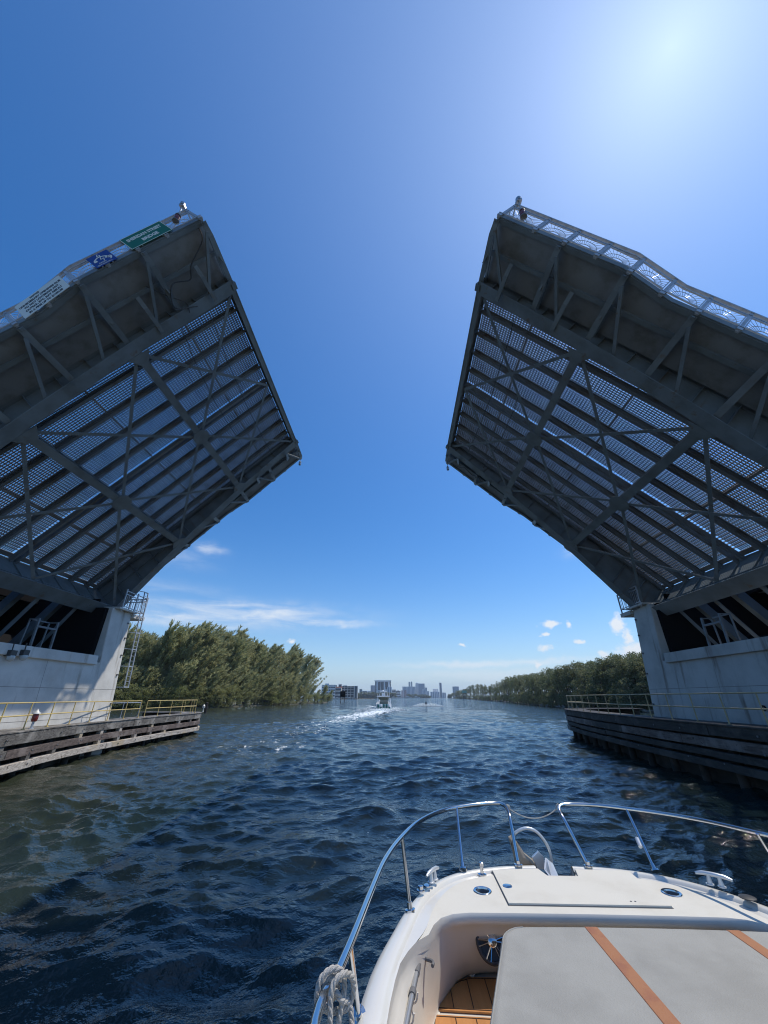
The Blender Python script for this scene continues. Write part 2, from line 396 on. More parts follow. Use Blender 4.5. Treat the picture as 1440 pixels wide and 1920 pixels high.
    ur = N.n('ShaderNodeAttribute', attribute_name='unresolved').outputs['Fac']
    n4 = N.noise(pos, 24.0, 3, .6)
    n5 = N.noise(N.n('ShaderNodeMapping', {0: pos, 2: (0, 0, R(-12)), 3: (.7, 1.0, 1)}).outputs[0], .9, 5, .62, .4)
    hh = N.m('ADD', N.m('ADD', N.m('MULTIPLY', n1, .13), N.m('MULTIPLY', n4, .004)), N.m('ADD', N.m('MULTIPLY', n2, .034), N.m('MULTIPLY', n3, .10)))
    hh = N.m('ADD', hh, N.m('MULTIPLY', N.m('MULTIPLY', n5, ur), .75))
    bu = N.n('ShaderNodeBump', {'Strength': .7, 'Distance': .8, 'Height': hh}).outputs[0]
    wc = N.mix(N.ss(N.noise(pos, .12, 4, .6), .35, .7), (.014, .029, .031), (.026, .033, .024))
    wx_ = N.n('ShaderNodeSeparateXYZ', {0: pos}).outputs[0]
    wc = N.mix(N.m('MULTIPLY', N.ss(N.m('ADD', wx_, N.m('MULTIPLY', N.noise(pos, .25, 4, .6), 5.0)), -3.0, -10.5), .85), wc, (.031, .036, .021))
    wat = N.n('ShaderNodeBsdfPrincipled', {'Base Color': wc, 'Roughness': .05, 'IOR': 1.33, 'Normal': bu})
    fn = N.noise(N.n('ShaderNodeMapping', {0: pos, 3: (1, .55, 1)}).outputs[0], 1.3, 8, .78)
    fm = N.ss(N.m('ADD', fo, N.m('MULTIPLY', N.m('SUBTRACT', fn, .5), 3.0)), .62, .95)
    fm = N.m('MULTIPLY', fm, N.ss(fo, .12, .35))
    # scattered flecks of froth
    vo = N.n('ShaderNodeTexVoronoi', {'Vector': pos, 'Scale': 5.5}); fd = N.ss(vo.outputs['Distance'], .13, .07)
    fk = N.m('MULTIPLY', fd, N.ss(N.noise(pos, .55, 3, .6), .62, .70))
    fk = N.m('MULTIPLY', fk, N.ss(N.noise(pos, 3.1, 2, .5), .52, .58))
    fm = N.m('MAXIMUM', fm, N.m('MULTIPLY', fk, .8))
    fs = N.n('ShaderNodeBsdfPrincipled', {'Base Color': (.80, .84, .83, 1), 'Roughness': .7})
    mx = N.n('ShaderNodeMixShader', {0: fm, 1: wat.outputs[0], 2: fs.outputs[0]})
    N.n('ShaderNodeOutputMaterial', {'Surface': mx.outputs[0]})
    me.materials.append(m)
build_water()
# sea bed under the whole place
MB().box(-5400, 5400, -400, 5400, -6.2, -6.0).build('seabed', M['soil'], org=(0, 0, -6.2)); tag(bpy.data.objects['seabed'], kind='structure')

# ------------------------------------------------------------------ bascule leaf (built once, local frame: x = from tip to heel, y across, z = below the deck)
def D(s): return interp([(0, .75), (6, 1.0), (11, 1.45), (15, 1.95), (18.4, 2.45), (26, 3.2)], s)
S0 = 19.0; YC = 6.8; EDGE0, EDGE1 = 9.75, 9.35
def edge(s): return interp([(0, EDGE0), (6.0, EDGE0), (8.2, EDGE1), (30, EDGE1)], s)
def lb(mb, s0, s1, y0, y1, n0, n1): return mb.box(s0-S0, s1-S0, y0, y1, n0, n1)
leaf = thing('bascule_leaf', 'raised grey steel bridge leaf on the left carrying the road name sign', 'drawbridge leaf', (0, 0, 0), 'raised drawbridge leaves', local=True)
def strip_along(mb, y0, y1, f0, f1, s0, s1, st=1.0):
    n = max(1, int((s1-s0)/st)); ss = [s0+(s1-s0)*i/n for i in range(n+1)]
    rows = []
    for s in ss: rows.append([(s-S0, y0, f0(s)), (s-S0, y1, f0(s)), (s-S0, y1, f1(s)), (s-S0, y0, f1(s))])
    mb.grid(rows, close=True); k = len(mb.v); mb.add(rows[0], [(0, 1, 2, 3)]); mb.add(rows[-1], [(3, 2, 1, 0)])
for sg in (-1, 1):
    m = MB(); yc = sg*YC
    strip_along(m, yc-.02, yc+.02, lambda s: .1, lambda s: D(s)-.05, 0, 26)
    strip_along(m, yc-.32, yc+.32, lambda s: D(s)-.05, lambda s: D(s), 0, 26)
    strip_along(m, yc-.22, yc+.22, lambda s: .06, lambda s: .10, 0, 26)
    for i in range(17):
        s = .7+i*1.5
        for w in (-.18, .18): lb(m, s-.012, s+.012, yc+min(w, 0)+(.02 if w > 0 else 0), yc+max(w, 0)-(.02 if w < 0 else 0), .10, D(s)-.05)
    for sp_ in (4.4, 9.6, 14.6):
        dd_ = D(sp_); lb(m, sp_-.35, sp_+.35, yc-.26, yc+.26, dd_+.002, dd_+.018)
        for i in range(6):
            for j in (-.2, -.08, .08, .2): lb(m, sp_-.30+i*.12-.014, sp_-.30+i*.12+.014, yc+j-.014, yc+j+.014, dd_+.018, dd_+.034)
    # horizontal stiffener
    for s in (12.5,): lb(m, s, 25.5, yc-.10, yc-.02, .85, .87)
    m.build('main_girder', M['steel'], leaf)
for si, s in enumerate((6.2, 12.2)):
    m = MB(); d = D(s)
    lb(m, s-.20, s+.20, -YC+.32, YC-.32, d-.045, d); lb(m, s-.015, s+.015, -YC+.02, YC-.02, .62, d-.045)
    lb(m, s-.12, s+.12, -YC+.32, YC-.32, .60, .63)
    for k in range(-4, 5):
        lb(m, s+.015, s+.13, k*1.36-.01, k*1.36+.01, .63, d-.045); lb(m, s-.13, s-.015, k*1.36-.01, k*1.36+.01, .63, d-.045)
    m.prism([(s-.5, -.22), (s-.26, -.5), (s+.26, -.5), (s+.5, -.22), (s+.5, .22), (s+.26, .5), (s-.26, .5), (s-.5, .22)], lambda a, b, t: (a-S0, b, t), d+.001, d+.022)
    for e in (-1, 1):
        m.prism([(s-.6, e*(YC-.33)), (s+.6, e*(YC-.33)), (s+.24, e*(YC-.85)), (s-.24, e*(YC-.85))], lambda a, b, t: (a-S0, b, t), d+.001, d+.020)
    m.build('floor_beam', M['steel'], leaf)
m = MB(); lb(m, -.02, .03, -YC-.3, YC+.3, .02, .76); lb(m, .03, .30, -YC, YC, .70, .745); lb(m, .03, .16, -YC, YC, .02, .05)
for k in range(-4, 5): lb(m, .03, .22, k*1.36-.012, k*1.36+.012, .05, .70)
for e in (-1, 1): lb(m, -.12, .14, e*(YC+.0)-.18, e*(YC)+.18, .45, .80)
m.build('tip_beam', M['steel'], leaf)
m = MB(); s = 18.35; d = D(s)
lb(m, s-.03, s+.03, -YC+.02, YC-.02, .08, d-.05); lb(m, s-.42, s+.42, -YC+.33, YC-.33, d-.05, d+.005)
for k in range(-4, 5): lb(m, s-.10, s-.03, k*1.36-.012, k*1.36+.012, .5, d-.05)
lb(m, s-.07, s-.03, -YC+.03, YC-.03, 1.55, 1.60)
m.build('heel_beam', M['steel'], leaf)
for k in range(-4, 5):
    m = MB(); y = k*1.36
    if k == 0:
        for q in (-.16, .16):
            lb(m, .3, 18.3, q-.012, q+.012, .15, .46); lb(m, .3, 18.3, q-.07, q+.07, .46, .485)
    else:
        lb(m, .3, 18.3, y-.012, y+.012, .14, .40); lb(m, .3, 18.3, y-.085, y+.085, .40, .42); lb(m, .3, 18.3, y-.1, y+.1, .12, .14)
    m.build('stringer', M['steel_dk'], leaf)
# edge stringers beside the girders
for e in (-1, 1):
    m = MB(); y = e*(YC-.62)
    lb(m, .3, 18.3, y-.012, y+.012, .14, .34); lb(m, .3, 18.3, y-.07, y+.07, .34, .36)
    for i in range(60): lb(m, .5+i*.3, .53+i*.3, y if e > 0 else y-.5, y+.5 if e > 0 else y, .04, .12)
    m.build('edge_stringer', M['steel_dk'], leaf)
# lateral bracing: an X in each half bay
def lat(sa, ya, sb, yb):
    m = MB(); za, zb = D(sa)-.10, D(sb)-.10
    m.bar((sa-S0, ya, za), (sb-S0, yb, zb), .17, .015); m.bar((sa-S0, ya, za-.06), (sb-S0, yb, zb-.06), .015, .10)
    m.build('lateral_brace', M['steel'], leaf)
for (a, b) in ((.35, 6.2), (6.2, 12.2), (12.2, 18.0)):
    for e in (-1, 1):
        lat(a+.1, 0, b-.1, e*(YC-.45)); lat(a+.1, e*(YC-.45), b-.1, 0)
# open grating roadway
m = MB(); yw = YC-.38
ny = int(2*yw/.125)
for i in range(ny+1):
    y = -yw+i*2*yw/ny
    if abs(y) < .16: continue
    lb(m, .25, 18.0, y-.016, y+.016, -.01, .06)
s = .25
while s < 17.9:
    lb(m, s-.018, s+.018, -yw, yw, -.005, .10); s += .165
for sj in (3.2, 9.2, 15.2): lb(m, sj-.05, sj+.05, -yw, yw, -.008, .13)
lb(m, 18.02, 18.3, -yw, yw, .0, .05)
m.build('roadway_grating', M['grate'], leaf)
# sidewalks, brackets, railings
def panel_mesh(L):
    m = MB(); h0, h1 = .16, .86
    for z in (h0, h1): m.bar((0, 0, -z), (L, 0, -z), .05, .05)
    for x in (.03, L-.03): m.bar((x, 0, -h0), (x, 0, -h1), .04, .04)
    cx = L/2; hh = h1-h0
    m.tube([(cx+.20*math.cos(t)*1.3, 0, -(h0+.20*math.sin(t))) for t in np.linspace(0, math.pi, 9)], .014, 4)
    m.tube([(cx+.42*math.cos(t)*1.25, 0, -(h0+.42*math.sin(t)*1.1)) for t in np.linspace(0, math.pi, 13)], .012, 4)
    for i in range(1, 16):
        t = math.pi*i/16; dx, dz = math.cos(t)*1.2, math.sin(t)
        k = min((cx-.03)/abs(dx) if abs(dx) > 1e-3 else 9, hh/dz)
        m.tube([(cx+.2*dx, 0, -(h0+.2*dz)), (cx+k*dx, 0, -(h0+k*dz))], .009, 4, cap=False)
    return m
POSTS = [0.06]+[1.9+1.465*i for i in range(12)]
for e in (-1, 1):
    m = MB()
    rows = []
    for s in (0, 6.0, 8.2, 18.6):
        y0, y1 = e*(YC+.1), e*edge(s)
        rows.append([(s-S0, y0, 0), (s-S0, y1, 0), (s-S0, y1, .10), (s-S0, y0, .10)])
    m.grid(rows, close=True); m.add(rows[0], [(0, 1, 2, 3)]); m.add(rows[-1], [(3, 2, 1, 0)])
    sw = m.build('sidewalk', M['walk'], leaf)
    m = MB(); ss = (0, 6.0, 8.2, 18.6)
    for a, b in zip(ss, ss[1:]):
        ya, yb = e*edge(a), e*edge(b)
        m.bar((a-S0, ya, .08), (b-S0, yb, .08), .08, .22, up=(0, 0, 1)); m.bar((a-S0, ya-e*.12, .20), (b-S0, yb-e*.12, .20), .20, .03)
    for yy, dd in ((8.35, .34),):
        lb(m, .05, 18.5, e*yy-.012, e*yy+.012, .10, dd); lb(m, .05, 18.5, e*yy-.09, e*yy+.09, dd, dd+.02)
    m.build('fascia_beam', M['steel'], leaf)
    for s in (.05, 3.25, 6.25, 9.2, 12.2, 15.2, 18.2):
        m = MB(); ye = edge(s)-.05; d = min(D(s)-.12, 1.5)
        pts = [(ye, .30), (ye-.22, .36), (ye-.55, .50), (YC+.3, d-.02), (YC+.02, d)]
        for (a, b), (c, dd) in zip(pts, pts[1:]):
            m.bar((s-S0, e*a, b), (s-S0, e*c, dd), .26, .03, up=(0, 0, 1))
            m.prism([(a, .1), (c, .1), (c, dd), (a, b)], lambda p, q, t, s=s, e=e: (s-S0+t, e*p, q), -.01, .01) if s < 17 and False else None
        m.bar((s-S0, e*ye, .33), (s-S0, e*(YC+.02), .20), .12, .06)
        if s < 17:   # inclined strut back to the girder
            m.bar((s+.12-S0, e*(ye-.3), .50), (s+1.45-S0, e*(YC+.05), min(D(s+1.4)-.12, 1.5)), .14, .08)
            m.bar((s-S0, e*8.35, .46), (s-S0, e*8.0, .75), .08, .08)
        m.build('sidewalk_bracket', M['steel'], leaf)
    if True:
        for s in (4.6, 1.4):
            m = MB(); pts = [(8.35, .45), (7.9, .72), (YC+.02, 1.05)]
            for (a, b), (c, dd) in zip(pts, pts[1:]): m.bar((s-S0, e*a, b), (s-S0, e*c, dd), .2, .05)
            m.build('knee_bracket', M['steel'], leaf)
    rail = MB()
    for hh, w, t in ((1.12, .11, .05), (.93, .06, .05)):
        for a, b in zip((.0, 6.0, 8.2), (6.0, 8.2, 18.6)):
            rail.bar((a-S0, e*(edge(a)), -hh), (b-S0, e*(edge(b)), -hh), w, t)
    rl = rail.build('railing', M['galv'], leaf)
    for i, s in enumerate(POSTS):
        m = MB(); y = e*edge(s); m.bar((s-S0, y, .25), (s-S0, y, -1.10), .13, .06, up=(0, 1, 0)); lb(m, s-.13, s+.13, y-.10, y+.10, -.02, .02)
        lb(m, s-.10, s+.10, y+e*.05-.05, y+e*.05+.05, .06, .20)
        m.build('railing_post', M['galv'], rl)
        if i < len(POSTS)-1:
            s2 = POSTS[i+1]; L = s2-s-.14
            if i in (0, 1): pm = panel_mesh(L).build('railing_panel', M['galv'], rl); pms = pm if i else None
            else: pm = pms.copy(); COL.objects.link(pm); pm.parent = rl
            ang = math.atan2(edge(s2)*e-edge(s)*e, s2-s)
            pm.location = (s+.07-S0, y, 0); pm.rotation_euler = (0, 0, ang)
# end railing across the tip
    m = MB()
    for hh in (.35, .7, 1.1): m.bar((-.0-S0+.05, e*edge(0), -hh), (.05-S0, e*(edge(0)-1.6), -hh), .05, .06)
    for k in (0, .8, 1.6): m.bar((.05-S0, e*(edge(0)-k), 0), (.05-S0, e*(edge(0)-k), -1.12), .05, .05, up=(0, 1, 0))
    m.build('tip_railing', M['galv'], leaf)
# cables slung below the deck
for k, (s, y0, y1) in enumerate(((1.9, -6.2, 6.2), (3.6, -6.3, 2.0))):
    m = MB(); m.tube([(s+.25*math.sin(t*3)+t*.5-S0, y0+(y1-y0)*t, .66+.05*math.sin(t*20)) for t in np.linspace(0, 1, 26)], .022, 5); m.build('cable', M['plastic'], leaf)
for e in (-1,):
    m = MB(); m.tube(spline([(.3-S0, e*9.6, .1), (.5-S0, e*9.1, .38), (1.6-S0, e*8.5, .55), (2.0-S0, e*8.0, .6), (2.9-S0, e*8.2, .62), (3.4-S0, e*7.4, .85), (2.4-S0, e*7.0, 1.0)], 6), .03, 5)
    m.tube(spline([(4.0-S0, e*8.6, .5), (3.4-S0, e*7.9, .62), (2.8-S0, e*7.3, .8), (2.9-S0, e*6.9, .95)], 6), .025, 5); m.build('conduit', M['plastic'], leaf)
# counterweight and heel
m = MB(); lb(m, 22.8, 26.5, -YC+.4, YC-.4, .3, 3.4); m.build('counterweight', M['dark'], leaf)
for y in (-4.1, -1.4, 1.4, 4.1):
    m = MB(); m.bar((18.6-S0, y, 1.0), (23-S0, y, 1.6), .3, .5); m.bar((18.5-S0, y, 2.2), (23-S0, y, 3.0), .24, .05); m.build('heel_strut', M['steel'], leaf)
def leaf_matrix(side):
    if side < 0: T = Vector((-9.05, 0, 23.3)); th = R(46.5)
    else: T = Vector((4.9, 0, 22.42)); th = R(44.5)
    d = Vector((side*math.cos(th), 0, -math.sin(th))); b = Vector((-side*math.sin(th), 0, -math.cos(th)))
    yy = b.cross(d); loc = T+d*S0+Vector((0, 18.8, 0))
    mt = Matrix.Identity(4)
    for i in range(3): mt[i][0] = d[i]; mt[i][1] = yy[i]; mt[i][2] = b[i]; mt[i][3] = loc[i]
    return mt
leafR = dup(leaf); leafR['label'] = 'raised grey steel bridge leaf on the right, without signs, under the glare of the sun'
LM = {-1: leaf_matrix(-1), 1: leaf_matrix(1)}
leaf.matrix_world = LM[-1]; leafR.matrix_world = LM[1]
def LP(side, s, Y, n):       # deck coordinates to world; Y is the world y
    p = LM[side] @ Vector((s-S0, 0, n)); p.y = Y; return p
NEAR = 18.8-EDGE0

# ------------------------------------------------------------------ signs on the left leaf's railing (lie in the railing's plane, writing faces the channel traffic)
def sign_frame(s_right, s_left, n_top, n_bot, Y, YL=None):
    YL = Y if YL is None else YL
    # local axes: x = reading direction (towards the tip), y = up
    o = LP(-1, s_left, YL, n_bot); ex = (LP(-1, s_right, Y, n_bot)-o); ey = (LP(-1, s_left, YL, n_top)-o)
    w, h = ex.length, ey.length; ex.normalize(); ey.normalize(); ez = ex.cross(ey)
    mt = Matrix.Identity(4)
    for i in range(3): mt[i][0] = ex[i]; mt[i][1] = ey[i]; mt[i][2] = ez[i]; mt[i][3] = o[i]
    return mt, w, h
def text_mesh(body, size, name, mat, parent, x, y, z, align='CENTER', sx=1.0, bold=0.0, rot=0.0):
    cu = bpy.data.curves.new('t', 'FONT'); cu.body = body; cu.size = size; cu.align_x = align; cu.align_y = 'CENTER'
    cu.resolution_u = 3; cu.extrude = 0.003; cu.offset = bold
    to = bpy.data.objects.new('t', cu); COL.objects.link(to); bpy.context.view_layer.update()
    me = bpy.data.meshes.new_from_object(to.evaluated_get(bpy.context.evaluated_depsgraph_get()))
    bpy.data.objects.remove(to)
    me.materials.clear(); me.materials.append(mat); me.name = name
    o = bpy.data.objects.new(name, me); COL.objects.link(o); o.parent = parent; o.location = (x, y, z); o.scale = (sx, 1, 1); o.rotation_euler = (0, 0, rot); return o
def sign_board(name, label, cat, geo, matf, border=None):
    mt, w, h = sign_frame(*geo)
    t = thing(name, label, cat, (0, 0, 0), local=True)
    m = MB(); m.box(0, w, 0, h, -.012, 0); m.build('face', matf, t)
    if border:
        b = MB(); k = .028; z0, z1 = 0.0005, .004
        for x0, x1, y0, y1 in ((.015, w-.015, .015, .015+k), (.015, w-.015, h-.015-k, h-.015), (.015, .015+k, .015+k, h-.015-k), (w-.015-k, w-.015, .015+k, h-.015-k)): b.box(x0, x1, y0, y1, z0, z1)
        b.build('border', border, t)
    b = MB()
    for fx in (.25, .75): b.box(w*fx-.03, w*fx+.03, .02, h-.02, -.07, -.0125)
    b.build('backing_rail', M['galv'], t)
    t.matrix_world = mt; return t, w, h
SY = NEAR-.12
t, w, h = sign_board('street_name_sign', 'green sign with white border reading SHERIDAN STREET BRIDGE on the railing of the left leaf', 'sign', (1.50, 3.60, -1.04, .14, SY), M['green'], M['lettering'])
text_mesh('SHERIDAN STREET', .33, 'lettering', M['lettering'], t, w/2, h*.66, .002, sx=(w*.88)/2.95, bold=.012)
text_mesh('BRIDGE', .33, 'lettering', M['lettering'], t, w*.54, h*.30, .002, sx=.72, bold=.012)
t, w, h = sign_board('marine_radio_sign', 'square blue sign with white telephone handset, lightning bolt and number 9', 'sign', (4.34, 5.30, -.82, .22, SY), M['blue'])
text_mesh('9', .42, 'lettering', M['lettering'], t, w*.84, h*.34, .002, bold=.008)
text_mesh('OPEN', .13, 'lettering', M['lettering'], t, w*.40, h*.22, .002); text_mesh('ON SIGNAL', .13, 'lettering', M['lettering'], t, w*.44, h*.09, .002)
m = MB()       # handset and bolt
arc = [(w*(.14+.64*i/12), h*(.52+.17*math.sin(math.pi*i/12))) for i in range(13)]
wd = [.062+.018*abs(i-6)/6 for i in range(13)]
vs = []
for (a, b), q in zip(arc, wd): vs += [(a, b-q*.55, .004), (a, b+q*.55, .004)]
m.add(vs, [(2*i, 2*i+2, 2*i+3, 2*i+1) for i in range(12)])
m.box(w*.12, w*.27, h*.40, h*.52, .001, .005); m.box(w*.66, w*.81, h*.41, h*.52, .001, .005)
for a, b in (((.50, .93), (.40, .76)), ((.40, .76), (.56, .80)), ((.56, .80), (.44, .45)), ((.44, .45), (.60, .50)), ((.60, .50), (.52, .28))):
    m.bar((a[0]*w, a[1]*h, .006), (b[0]*w, b[1]*h, .006), .036, .003, up=(0, 0, 1))
m.build('handset_symbol', M['lettering'], t)
t, w, h = sign_board('notice_sign', 'long white sign with black notice about unnecessary openings and a fine', 'sign', (6.62, 8.80, -.92, .22, NEAR+.0, NEAR+.30), M['signwhite'], None)
for i, (tx, xx) in enumerate((('NOTICE', .42), ('UNNECESSARY OPENINGS DUE', .50), ('TO NOT LOWERING ANT.', .50), ('OUTRIG., ETC. MAY RESULT', .50), ('IN A FINE UP TO $1000.00', .50))):
    text_mesh(tx, .165 if i else .14, 'lettering', M['black'], t, w*xx, h*(.87-.185*i), .002, sx=.86, bold=.008)

# lamps hanging plumb from the leaf tips
def hanging_lamp(side, Y, top_n, ln, label, big):
    p = LP(side, .02, Y, top_n); t = thing('navigation_lamp', label, 'lamp', p, 'navigation lamps hung from the leaf tips')
    k = 1.0 if big else .62
    m = MB(); m.box(p.x-.12*k, p.x+.12*k, p.y-.10, p.y+.10, p.z-.05, p.z+.12); m.lathe([(.11*k, -.04), (.13*k, .08), (.05*k, .16)], p+Vector((0, -.02, .1)), seg=12); m.build('pivot_housing', M['alu'], t, smooth=True)
    b = p+Vector((0, 0, -ln)); m = MB(); m.tube([p, b], .035*k, 8); m.build('hanger_rod', M['galv'], t, smooth=True)
    m = MB(); m.lathe([(.02, .12), (.10*k, .08), (.13*k, 0), (.13*k, -.04)], b, seg=14); m.lathe([(.12*k, -.40*k), (.15*k, -.43*k), (.15*k, -.5*k), (.05, -.54*k)], b, seg=14); m.build('lamp_housing', M['gplastic'], t, smooth=True)
    m = MB(); m.lathe([(.105*k, -.04), (.125*k, -.16*k), (.12*k, -.30*k), (.11*k, -.40*k)], b, seg=14); m.build('lens', M['red'] if big else M['lens'], t, smooth=True)
    m = MB(); m.tube([b+Vector((.17*k, 0, .05)), b+Vector((.19*k, 0, -.2*k)), b+Vector((.15*k, 0, -.46*k))], .014, 5); m.tube([b+Vector((-.17*k, 0, .05)), b+Vector((-.19*k, 0, -.2*k)), b+Vector((-.15*k, 0, -.46*k))], .014, 5); m.build('lamp_guard', M['galv'], t)
hanging_lamp(-1, NEAR-.05, -1.45, .85, 'navigation lamp hanging at the top corner of the left leaf beside the green sign', True)
hanging_lamp(1, NEAR-.05, -1.35, .85, 'navigation lamp hanging at the top corner of the right leaf, reddish against the fan railing', True)
hanging_lamp(-1, 28.3, .28, .55, 'small navigation lamp dangling from the far lower corner of the left leaf', False)
hanging_lamp(1, 28.3, .28, .55, 'small navigation lamp dangling from the far lower corner of the right leaf', False)

# ------------------------------------------------------------------ piers, approaches
def face(z): return -18.2-.09*z
def pier(side):
    X = (lambda x: x) if side < 0 else (lambda x: -3.0-x)
    lab = 'white concrete bridge pier at the left, partly in sunshine' if side < 0 else 'white concrete bridge pier at the right, wholly in shade, with rust run marks'
    t = thing('bridge_pier', lab, 'pier', (X(-24), 19, -3), 'bridge piers')
    def blk(mb, y0, y1, z0, z1, xb, off=0.0):
        return mb.hexa([(X(face(z0)+off), y0, z0), (X(face(z0)+off), y1, z0), (X(xb), y1, z0), (X(xb), y0, z0),
                        (X(face(z1)+off), y0, z1), (X(face(z1)+off), y1, z1), (X(xb), y1, z1), (X(xb), y0, z1)])
    m = MB(); blk(m, 13.4, 24.15, -3, 4.95, -19.8); m.build('front_wall', (M['concrete'] if side < 0 else M['concrete_shade']), t)
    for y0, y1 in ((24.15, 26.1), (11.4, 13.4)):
        m = MB(); blk(m, y0, y1, -3, 8.35, -35); m.build('side_wall', (M['concrete'] if side < 0 else M['concrete_shade']), t, bevel=.05)
        yi = y0-.0 if y0 > 20 else y1
        m = MB(); e = -1 if y0 > 20 else 1
        m.box(min(X(-19.9), X(-19.2)), max(X(-19.9), X(-19.2)), min(yi, yi+e*.28), max(yi, yi+e*.28), 4.96, 8.3); m.build('reveal_shade_strip', M['dark'], t)  # dark strip added for the shade of the inner reveal
    m = MB(); blk(m, 13.6, 23.75, 4.80, 5.32, -19.5, .14); m.build('ledge', (M['concrete'] if side < 0 else M['concrete_shade']), t, bevel=.03)
    m = MB(); m.box(min(X(-31), X(-30)), max(X(-31), X(-30)), 13.4, 24.15, -3, 8.9); m.box(min(X(-30), X(-19.8)), max(X(-30), X(-19.8)), 13.45, 24.1, 1.0, 1.4); m.box(min(X(-30), X(-19.95)), max(X(-30), X(-19.95)), 24.0, 24.14, 1.4, 8.9); m.box(min(X(-30), X(-19.95)), max(X(-30), X(-19.95)), 13.41, 13.55, 1.4, 8.9); m.build('machine_room', M['dark'], t)  # near-black lining added so the open interior reads as deep shade
    m = MB()
    for z in (3.45, 1.95):
        m.hexa([(X(face(z)+.004), 13.4, z), (X(face(z)+.004), 26.0, z), (X(face(z)-.02), 26.0, z), (X(face(z)-.02), 13.4, z),
                (X(face(z)+.003), 13.4, z+.022), (X(face(z)+.003), 26.0, z+.022), (X(face(z)-.02), 26.0, z+.022), (X(face(z)-.02), 13.4, z+.022)])
    for y in (16.8, 20.4):
        m.hexa([(X(face(2)+.004), y, 2), (X(face(2)+.004), y+.015, 2), (X(face(2)-.02), y+.015, 2), (X(face(2)-.02), y, 2),
                (X(face(4.8)+.004), y, 4.8), (X(face(4.8)+.004), y+.015, 4.8), (X(face(4.8)-.02), y+.015, 4.8), (X(face(4.8)-.02), y, 4.8)])
    m.build('construction_joint', M['joint'], t)
    for (y, z) in ((25.9, 4.3), (25.9, 5.5), (25.9, 6.6), (25.9, 7.6), (25.9, 2.6)):
        m = MB(); xf = X(face(z)+.03); m.box(xf-.05, xf+.05, y-.05, y+.05, z, z+.09); m.build('wall_anchor', M['gplastic'], t)
    # platform slab
    m = MB(); m.box(min(X(-18.75), X(-21.5)), max(X(-18.75), X(-21.5)), 26.1, 27.3, 8.05, 8.30); m.box(min(X(-18.65), X(-21.5)), max(X(-18.65), X(-21.5)), 24.4, 26.3, 8.352, 8.47); m.build('platform', (M['concrete'] if side < 0 else M['concrete_shade']), t)
    # drain
    m = MB(); xf = X(face(2.9)); m.lathe([(.11, 0), (.11, .06), (.07, .06), (.07, .0)], (xf-.02 if side > 0 else xf+.0, 18.3, 2.6), axis=(1 if side < 0 else -1, 0, 0), seg=10); m.build('drain', M['dark'], t)
    # approach
    a = thing('bridge_approach', 'concrete approach deck behind the '+('left' if side < 0 else 'right')+' bridge pier', 'bridge deck', (X(-60), 18.8, 8.9), 'approach decks')
    m = MB(); m.box(min(X(-24.5), X(-95)), max(X(-24.5), X(-95)), 9.4, 28.2, 9.0, 10.1); m.build('deck', M['concrete'], a)
    m = MB(); m.box(min(X(-24.1), X(-24.49)), max(X(-24.1), X(-24.49)), 9.4, 28.2, 8.6, 10.0); m.build('dark_end_plate', M['dark'], a)  # added dark plate that hides the sunlit end of the deck
    for xx in (-50, -75):
        m = MB(); m.box(min(X(xx), X(xx-1.2)), max(X(xx), X(xx-1.2)), 10.5, 27.2, -3, 9.0); m.build('bent', M['concrete'], a)
    for yy in (9.5, 28.0):
        m = MB(); m.box(min(X(-24.6), X(-95)), max(X(-24.6), X(-95)), yy-.1, yy+.1, 10.1, 11.0); m.build('parapet', M['concrete'], a)
    # access frame standing on the ledge
    f = thing('access_frame', 'small steel guard frame standing on the ledge of the '+('left' if side < 0 else 'right')+' pier', 'guard frame', (X(-18.9), 19.8, 5.32), 'guard frames on the pier ledges')
    m = MB()
    for y in (19.3, 20.5):
        m.bar((X(-18.85), y, 5.32), (X(-18.95), y, 6.75), .09, .09, up=(0, 1, 0)); m.bar((X(-19.45), y, 5.32), (X(-19.45), y, 6.75), .06, .06, up=(0, 1, 0))
    m.bar((X(-18.92), 19.3, 6.35), (X(-18.92), 20.5, 6.35), .11, .09); m.bar((X(-19.45), 19.3, 6.72), (X(-19.45), 20.5, 6.72), .06, .06)
    m.bar((X(-18.92), 19.3, 6.72), (X(-19.45), 19.3, 6.72), .05, .05); m.bar((X(-18.92), 20.5, 6.72), (X(-19.45), 20.5, 6.72), .05, .05)
    m.build('frame', M['steel_dk'], f)
    # railing on the platform
    g = thing('platform_railing', 'galvanised railing round the small platform on top of the '+('left' if side < 0 else 'right')+' pier', 'railing', (X(-19.5), 26.5, 8.47), 'platform railings')
    m = MB(); z0, z1 = 8.47, 9.62
    cs = [(-21.3, 27.2), (-18.85, 27.2), (-18.75, 24.7)]
    for z in (z1, z1-.22, z0+.12):
        for a_, b_ in zip(cs, cs[1:]): m.bar((X(a_[0]), a_[1], z), (X(b_[0]), b_[1], z), .05, .05)
    for (x, y) in ((-21.3, 27.2), (-20.1, 27.2), (-18.85, 27.2), (-18.8, 26), (-18.75, 24.7)): m.bar((X(x), y, z0-.2), (X(x), y, z1+(.12 if side < 0 and x > -19 else 0)), .07, .07, up=(0, 1, 0))
    m.build('frame', M['galv'], g)
    m = MB()
    for a_, b_ in zip(cs, cs[1:]):
        n = 12
        for i in range(1, n):
            x = a_[0]+(b_[0]-a_[0])*i/n; y = a_[1]+(b_[1]-a_[1])*i/n
            m.bar((X(x), y, z0+.12), (X(x), y, z1-.22), .02, .02, up=(0, 1, 0))
    m.build('balusters', M['galv'], g)
    return t
pier(-1); pier(1)
